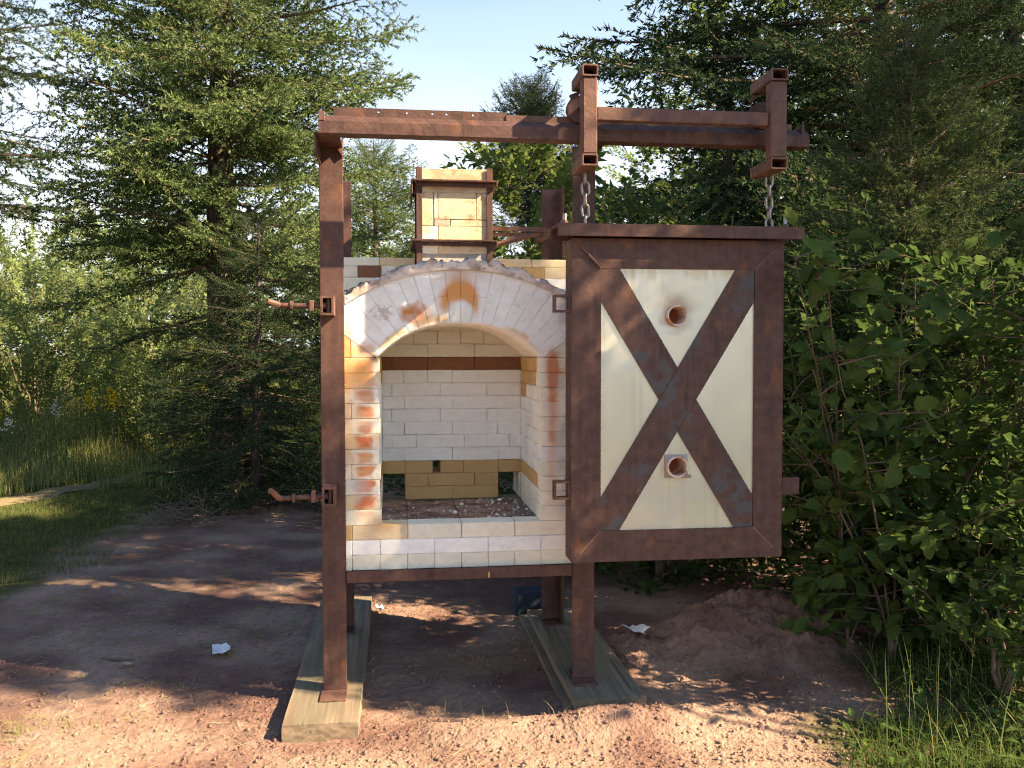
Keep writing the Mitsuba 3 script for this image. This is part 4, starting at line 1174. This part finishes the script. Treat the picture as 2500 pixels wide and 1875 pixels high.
twig_group("far_twig_0", "leaf_meadow", 110, .9, 60, (*simple_leaf(.10, .06), .02))
twig_group("far_twig_1", "leaf_light", 111, .9, 60, (*simple_leaf(.10, .06), .02))
for i, (x, y, h, rr) in enumerate([(-16, 23, 5.0, 3.4), (-11, 24, 5.4, 3.2), (-6.6, 22, 4.8, 2.8), (-3.2, 21, 4.6, 2.6), (.4, 22, 4.4, 2.6), (3.6, 20, 4.6, 2.6), (7.5, 18, 6.5, 3.0), (11, 16, 7.5, 3.2), (9.5, 11, 7, 2.6)]):
    bush("leafy tree in the far belt behind the clearing, number %s from the left" % ["one", "two", "three", "four", "five", "six", "seven", "eight", "nine"][i], x, y, h, rr, 150, ["far_twig_0", "far_twig_1"], 71 + i, stems=6, zlo=.1, size=(1.1, 1.9), name="far_tree", cat="tree", group="far belt of leafy trees", shape=.5)

r = np.random.default_rng(25)
kk = [k for k in labels if k.startswith("leafy_tree") and "viewer" in labels[k]["label"]][0]
for i in range(70):                                                # unseen twigs strung along sun rays to shade the arch
    g = np.array([r.uniform(.48, .95), 0, r.uniform(1.58, 1.80)])
    q = g + SUN * ((4.05 + r.normal(0, .15) - g[0]) / SUN[0])
    inst(f"{kk}__foliage__{2000 + i}", LIGHT[i % 3], q, rot_to(r.normal(0, .6, 3) + [0, 0, .8]), r.uniform(.8, 1.2))
for i in range(120):  # unseen twigs on sun rays, placed to shade the soil mid-left
    g = np.array([r.uniform(-1.9, -.15), r.uniform(1.45, 2.2), .05])
    q = g + SUN * ((4.3 + r.normal(0, .15) - g[0]) / SUN[0])
    inst(f"{kk}__foliage__{3000 + i}", LIGHT[i % 3], q, rot_to(r.normal(0, 1, 3) + [0, 0, .2]), r.uniform(.6, .9))
for i in range(150):                                               # unseen twigs set on sun rays to darken the near left soil
    gx = r.uniform(-1.95, -.55); g = np.array([gx, np.interp(gx, [-1.9, -.55], [.62, .30]) + r.normal(0, .075), .05])
    q = g + SUN * ((3.9 + r.normal(0, .2) - g[0]) / SUN[0])
    inst(f"{kk}__foliage__{1000 + i}", LIGHT[i % 3], q, rot_to(r.normal(0, 1, 3) + [0, -.5, .2]), r.uniform(.45, .7))
bush("leafy tree right of the clearing, outside the picture, placed to shade the soil at left", 4.35, .30, 6.1, 1.1, 640, LIGHT, 26, stems=5, zlo=4.5, size=(1.0, 1.6), name="leafy_tree", cat="tree", shape=.7)  # out of view, crown height chosen to darken the soil at left
w_, n_, u_ = bough(2.2, 99, 12, .15, .034, .24, .3, fan=.5, light=True)
scene["fringe_bough"] = {"type": "shapegroup", "wood": mikit.ply(w_, "twig_bark"), "needles": mikit.ply(n_, "needle_dark", uv=u_)}
for i, (x, y, h) in enumerate([(-6.5, -1.5, 11), (-7.5, -5.5, 12), (-8.5, 2.0, 11), (7.5, 8.0, 11), (9.5, 3.5, 9), (-5.8, -9.5, 12)]):  # unseen trees placed to block sky light and deepen the shade
    spruce("unseen spruce outside the picture, placed to dim the sky light, %s" % ["at the left", "left behind the viewer", "beyond the left edge", "far right, back", "far right", "far left behind"][i], x, y, h, 2.8, ["fringe_bough"], 2.2, z0=.8, step=.42, per=6, seed=200 + i, group="wood round the clearing")

spruce("unseen spruce far right outside the picture, bare below, placed to shade the lawn", 8.0, -1.6, 13.0, 4.0, ["fringe_bough"], 2.2, z0=8.7, z1=12.5, step=.34, per=7, trunk_r=.15, seed=14)  # out of view, crown kept high so that it darkens the lawn

# ---- the alder beside the door: its largest leaves are pieces of their own
al = thing("alder_bush", "leafy green alder bush with toothed leaves, overlapping the door's right edge", "bush", )
r = np.random.default_rng(55)
st, LV = [], []
foot = [(2.30, .35), (2.42, .15), (2.65, .45), (2.9, .1), (3.1, .5), (2.55, .7)]
for si in range(36):
    fx, fy = foot[si % len(foot)]
    az = r.uniform(0, 2 * np.pi)
    hh = r.uniform(.4, 2.05) if si > 5 else r.uniform(1.5, 2.1)
    tx, ty = fx + r.normal(0, .34), fy - .25 + r.normal(0, .32)
    if si in (0, 6):
        tx, ty, hh = 1.66, -.52, 1.86 + .01 * si
    if si in (12, 1):
        tx, ty, hh = 1.74, -.56, 1.50
    tx = max(tx, 1.66)
    t = np.linspace(0, 1, 12)
    p = np.stack([fx + (tx - fx) * t ** 1.4, fy + (ty - fy) * t ** 1.4, .04 + hh * t ** .9], 1) + np.cumsum(r.normal(0, .012, (12, 3)), 0) * t[:, None]
    st.append(tube(p, np.linspace(.007, .002, 12), 6, caps=False))
    for b in range(12):
        u = r.uniform(.10, 1); q = np.array([np.interp(u, t, p[:, a]) for a in range(3)])
        az = r.uniform(0, 6.28); L = r.uniform(.18, .42)
        d = np.array([math.cos(az), math.sin(az) - .25, r.uniform(.0, .7)]); d /= np.linalg.norm(d)
        e = q + d * L
        st.append(tube([q, (q + e) / 2 + r.normal(0, .012, 3), e], [.0035, .0028, .0014], 4, caps=False))
        for li in range(7):
            w = .2 + .8 * (li + r.uniform(0, .7)) / 7
            o = q + d * L * min(w, 1)
            ld = d * r.uniform(.2, .9) + r.normal(0, .6, 3) + np.array([0, -.15, -.05])
            R = rot_to(ld); a = r.normal(0, .5)
            R = R @ np.array([[1, 0, 0], [0, math.cos(a), -math.sin(a)], [0, math.sin(a), math.cos(a)]])
            M = np.eye(4); M[:3, :3] = R * r.uniform(.85, 1.5); M[:3, 3] = o + ld / np.linalg.norm(ld) * .012
            LV.append(M)
obj("stems", cat_(st), "twig_bark", al, smooth=True)
C = np.array([m[:3, 3] for m in LV])
inframe = (np.abs((C - CAM) @ rgt / ((C - CAM) @ fwd)) < 1250 / FPX)
door_clear = ~((C[:, 0] < 1.74) & (C[:, 1] > -.44) & (C[:, 2] > .65) & (C[:, 2] < 2.08)) & (C[:, 2] > .1)
LV = [m for m, ok in zip(LV, door_clear) if ok]; inframe = inframe[door_clear]; C = C[door_clear]
dist = np.linalg.norm(C - CAM, axis=1) + 100 * ~inframe
order = np.argsort(dist)
AL = mikit.ply(trimesh.Trimesh(A_LEAF[0], A_LEAF[1], process=False), "leaf_alder", uv=A_LEAF[2])
for i in order[:300]:
    obj("leaf", AL, None, al, M=LV[i])
vs = np.vstack([A_LEAF[0] @ LV[i][:3, :3].T + LV[i][:3, 3] for i in order[300:]])
fs = np.vstack([A_LEAF[1] + j * len(A_LEAF[0]) for j in range(len(order) - 300)])
obj("foliage", trimesh.Trimesh(vs, fs, process=False), "leaf_alder", al, uv=np.tile(A_LEAF[2], (len(order) - 300, 1)), stuff=True)
bush("second alder bush at the right edge, behind the toothed leaves", 2.95, .55, 1.95, .8, 260, ALDER, 61, stems=6, zlo=.15, name="alder_shrub", size=(.8, 1.15))
bush("dense shrub right of the grass corner, outside the picture, placed to shade the mound and under the kiln", 3.12, -.55, 2.35, .48, 230, SHADE, 63, stems=6, zlo=.5, name="alder_shrub", size=(.7, 1.1))  # out of view, placed to keep sun off the ground below the kiln
bush("small bright sapling by the grass at the lower right", 2.62, -.35, .80, .42, 60, ALDER, 62, stems=4, zlo=.2, name="alder_sapling", size=(.6, .95), cat="sapling")


# ---- grass
def blades(P, H, W, r, bend=.5, segs=3):
    """Curved tapering blades standing at P."""
    n = len(P)
    az = r.uniform(0, 2 * np.pi, n); lean = np.abs(r.normal(0, bend, n))
    d = np.stack([np.cos(az), np.sin(az)], 1); s = np.stack([-d[:, 1], d[:, 0]], 1)
    rowsv, uvs = [], []
    tone = r.uniform(0, 1, n)
    for i in range(segs):
        t = i / segs
        off = d * (lean * H * t ** 1.8)[:, None]; z = H * (t - .28 * lean * t ** 2)
        c = np.stack([P[:, 0] + off[:, 0], P[:, 1] + off[:, 1], P[:, 2] + z], 1)
        w = (W * (1 - .75 * t))[:, None] * np.concatenate([s, np.zeros((n, 1))], 1)
        rowsv += [c - w, c + w]; uvs += [np.stack([tone, np.full(n, t)], 1)] * 2
    off = d * (lean * H)[:, None]
    rowsv.append(np.stack([P[:, 0] + off[:, 0], P[:, 1] + off[:, 1], P[:, 2] + H * (1 - .28 * lean)], 1)); uvs.append(np.stack([tone, np.ones(n)], 1))
    k = len(rowsv)
    V = np.stack(rowsv, 1).reshape(-1, 3); U = np.stack(uvs, 1).reshape(-1, 2)
    f = []
    for i in range(segs - 1):
        a = 2 * i
        f += [(a, a + 1, a + 3), (a, a + 3, a + 2)]
    f.append((k - 3, k - 2, k - 1))
    F = (np.array(f)[None] + (np.arange(n) * k)[:, None, None]).reshape(-1, 3)
    return trimesh.Trimesh(V, F, process=False), U


def scatter(n, x0, x1, y0, y1, r, ok, zoff=-.005):
    x, y = r.uniform(x0, x1, n), r.uniform(y0, y1, n)
    m = ok(x, y, r.uniform(0, 1, n))
    x, y = x[m], y[m]
    return np.stack([x, y, ground_h(x, y) + zoff], 1)


def nz(x, y, s, o=0):
    return meshkit.fbm(np.stack([x * s + o, y * s, x * 0], -1), 3)


def lawn_ok(x, y, u):
    w = .9 * (nz(x, y, 1.3) - .5) + .5 * (nz(x, y, 5, 3) - .5)
    pathd = np.abs(x - np.interp(y, pc[:, 1], pc[:, 0]))
    return (u < np.clip((-(x + 2.25) * .9 + (y - 2.2) * .12 + w + .1) * 1.5, 0, 1)) & ~((pathd < .36) & (y > 4.5))


r = np.random.default_rng(77)
P = scatter(120000, -6.5, -1.2, .3, 7.2, r, lawn_ok)
m, u = blades(P, r.uniform(.025, .085, len(P)), r.uniform(.0016, .0032, len(P)), r, .6, 2)
stuff("lawn_grass", m, "grass_lawn", "short mown green grass at the left behind the bare soil", "grass", uv=u)


def meadow_ok(x, y, u):
    pathd = np.abs(x - np.interp(y, pc[:, 1], pc[:, 0]))
    edge = np.where(x < -3.4, 6.2, 6.6)
    return (y > edge + 1.2 * (nz(x, y, .8) - .5)) & (pathd > .27) & (u < .35 + .9 * nz(x, y, 1.2, 8))


P = scatter(80000, -9.5, 1.5, 5.6, 13, r, meadow_ok)
pd = np.abs(P[:, 0] - np.interp(P[:, 1], pc[:, 1], pc[:, 0]))
hh = r.uniform(.25, .75, len(P)) * (.5 + .8 * nz(P[:, 0], P[:, 1], .9, 2)) * np.clip(.35 + pd * .6, .35, 1.25)
m, u = blades(P, hh, r.uniform(.003, .006, len(P)), r, .35, 3)
stuff("meadow_grass", m, "grass_tall", "tall sunlit meadow grass along the path at left", "grass", uv=u)


def corner_ok(x, y, u):
    e = (x - 1.72) * 1.0 - (y + .62) * .62 + .35 * (nz(x, y, 3) - .5)
    return (u < np.clip(e * 2.4, 0, 1) * (.35 + .9 * nz(x, y, 4, 5))) & (y < .55)


P = scatter(17000, 1.6, 3.4, -1.0, .6, r, corner_ok)
hh = r.uniform(.04, .17, len(P)) * (.55 + .9 * nz(P[:, 0], P[:, 1], 2.5, 1))
m, u = blades(P, hh, r.uniform(.0013, .0030, len(P)), r, .8, 3)
u[:, 0] *= .80
stuff("corner_grass", m, "grass_corner", "tangled green and dry grass in the lower right corner", "grass", uv=u)
P = scatter(260, 1.75, 3.2, -.95, .4, r, corner_ok)
m, u = blades(P, r.uniform(.2, .48, len(P)), r.uniform(.0016, .0032, len(P)), r, .75, 4)
stuff("tall_grass_stalk", m, "grass_tall", "long arching grass stalks in the lower right corner", "grass", uv=u)
# broad weed leaves low in the corner
WL = simple_leaf(.05, .03)
P = scatter(3200, 1.7, 3.2, -1.0, .5, r, corner_ok)
vs, us = [], []
for p in P:
    d = r.normal(0, 1, 3); d[2] = abs(d[2]) * .5
    vs.append(WL[0] @ (rot_to(d) * r.uniform(.5, 1.3)).T + p + [0, 0, r.uniform(.0, .09)]); us.append(WL[2])
stuff("low_weeds", trimesh.Trimesh(np.vstack(vs), np.vstack([WL[1] + 5 * i for i in range(len(P))]), process=False), "leaf_alder", "small broad weed leaves among the corner grass", "weeds", uv=np.vstack(us))
# grass tufts at the soil's edges and scattered dry straw
tuft = []
for x, y, n, hgt in [(-1.42, -.12, 40, .10), (-1.30, -.08, 20, .08), (-1.22, -.10, 14, .09), (-1.55, -.2, 60, .07), (-.55, -.25, 8, .06), (.10, -.22, 6, .07), (.30, -.12, 6, .08), (.42, -.20, 5, .06), (.72, -.30, 5, .07), (-.92, .05, 8, .05), (-.6, .95, 30, .05), (-.75, 1.15, 30, .04), (-.9, .3, 25, .03), (-.5, .65, 20, .04)]:
    q = r.normal(0, .06, (n, 2)) * [1.6, .6] + [x, y]
    tuft.append(blades(np.column_stack([q, ground_h(q[:, 0], q[:, 1]) - .003]), r.uniform(.4, 1.2, n) * hgt, r.uniform(.001, .002, n), r, .8, 3))
U = np.vstack([u for _, u in tuft]); U[:, 0] = .55 + .45 * U[:, 0]
stuff("dry_grass_tuft", cat_([m for m, _ in tuft]), "grass_tall", "sparse dry grass wisps poking out of the soil", "grass", uv=U)
sv = []
for _ in range(420):
    x, y = r.uniform(-1.9, 1.2), -.7 + 2.9 * r.uniform() ** 1.2
    if (abs(x + .225) < .17 or abs(x - .945) < .18) and y > -.37:
        continue
    a = r.uniform(0, 3.14); l = r.uniform(.015, .07)
    p0 = np.array([x, y]); p1 = p0 + l * np.array([math.cos(a), math.sin(a)])
    z0, z1 = ground_h(*p0), ground_h(*p1)
    sv.append(tube([(*p0, z0 + .003), (*(p0 + p1) / 2 + r.normal(0, .003, 2), (z0 + z1) / 2 + .004 + r.uniform(0, .006)), (*p1, z1 + .003)], .0009, 3, caps=False))
stuff("scattered_straw", cat_(sv), "straw", "bits of dry straw scattered on the soil", "straw")
# brushwood heap at the foot of the big trunk
bh = thing("brush_heap", "heap of dry brown twigs on the ground below the tall spruce", "brush heap")
tv = []
for _ in range(150):
    c = np.array([-1.85, 4.3, .10]) + r.normal(0, 1, 3) * [.18, .12, .09]; c[2] = abs(c[2] - .05) + .06
    d = r.normal(0, 1, 3) * [1, .8, .4]; d *= r.uniform(.05, .17) / np.linalg.norm(d)
    tv.append(tube([c - d, c + r.normal(0, .01, 3), c + d], [.004, .003, .0015], 4, caps=False))
scene[bh] = mikit.ply(cat_(tv), "twig_bark")
# goldenrod in the meadow
for i, (x, y, h) in enumerate([(-4.05, 8.6, .95), (-3.85, 8.8, 1.0), (-3.7, 8.5, .95), (-4.4, 8.4, .85), (-4.9, 7.9, .8), (-4.6, 7.5, .7), (-3.3, 9.6, .95), (-2.75, 9.4, 1.0), (-2.45, 9.0, 1.05), (-2.3, 9.6, 1.1), (-2.1, 9.2, 1.0), (-5.2, 7.3, .65)]):
    white = i in (3, 5)
    k = thing("goldenrod" if not white else "white_aster", ("yellow goldenrod plume, " if not white else "white flowered plant in the meadow, ") + ["left of the path, leftmost of the bright clump", "left of the path, tallest of the bright clump", "left of the path, right one of the bright clump", "beside the goldenrod clump", "in the grass at far left",
              "low at the far left", "at the far end of the path", "left of the big trunk, first of four", "left of the big trunk, second of four", "left of the big trunk, third of four", "closest to the big trunk", "in the shade at the left edge"][i], "flower", "flowers in the meadow")
    z0 = float(ground_h(x, y)); rr = np.random.default_rng(900 + i)
    obj("stem", tube([(x, y, z0), (x + .03, y, z0 + h * .6), (x + .05, y, z0 + h)], [.004, .004, .002], 5), "twig_bark", k)
    lv, fl_ = [], []
    for j in range(26):
        q = np.array([x + .03, y, z0 + h * rr.uniform(.15, .8)]); d = rr.normal(0, 1, 3); d[2] = .4
        lv.append((M_LEAF[0] @ (rot_to(d) * 1.2).T + q, M_LEAF[1]))
    for j in range(46):
        t = rr.uniform(0, 1); q = np.array([x + .05, y, z0 + h * (.80 + .25 * t)]) + rr.normal(0, .055 * (1.15 - t), 3) * [1, 1, .5]
        fl_.append((bv * (.008 if white else .013) * rr.uniform(.7, 1.5) + q, bf))
    m = cat_(lv)
    obj("leaves", m, "leaf_meadow", k, uv=np.tile(M_LEAF[2], (26, 1)))
    obj("bloom", cat_(fl_), "petal_white" if white else "goldenrod_yellow", k, stuff=True)
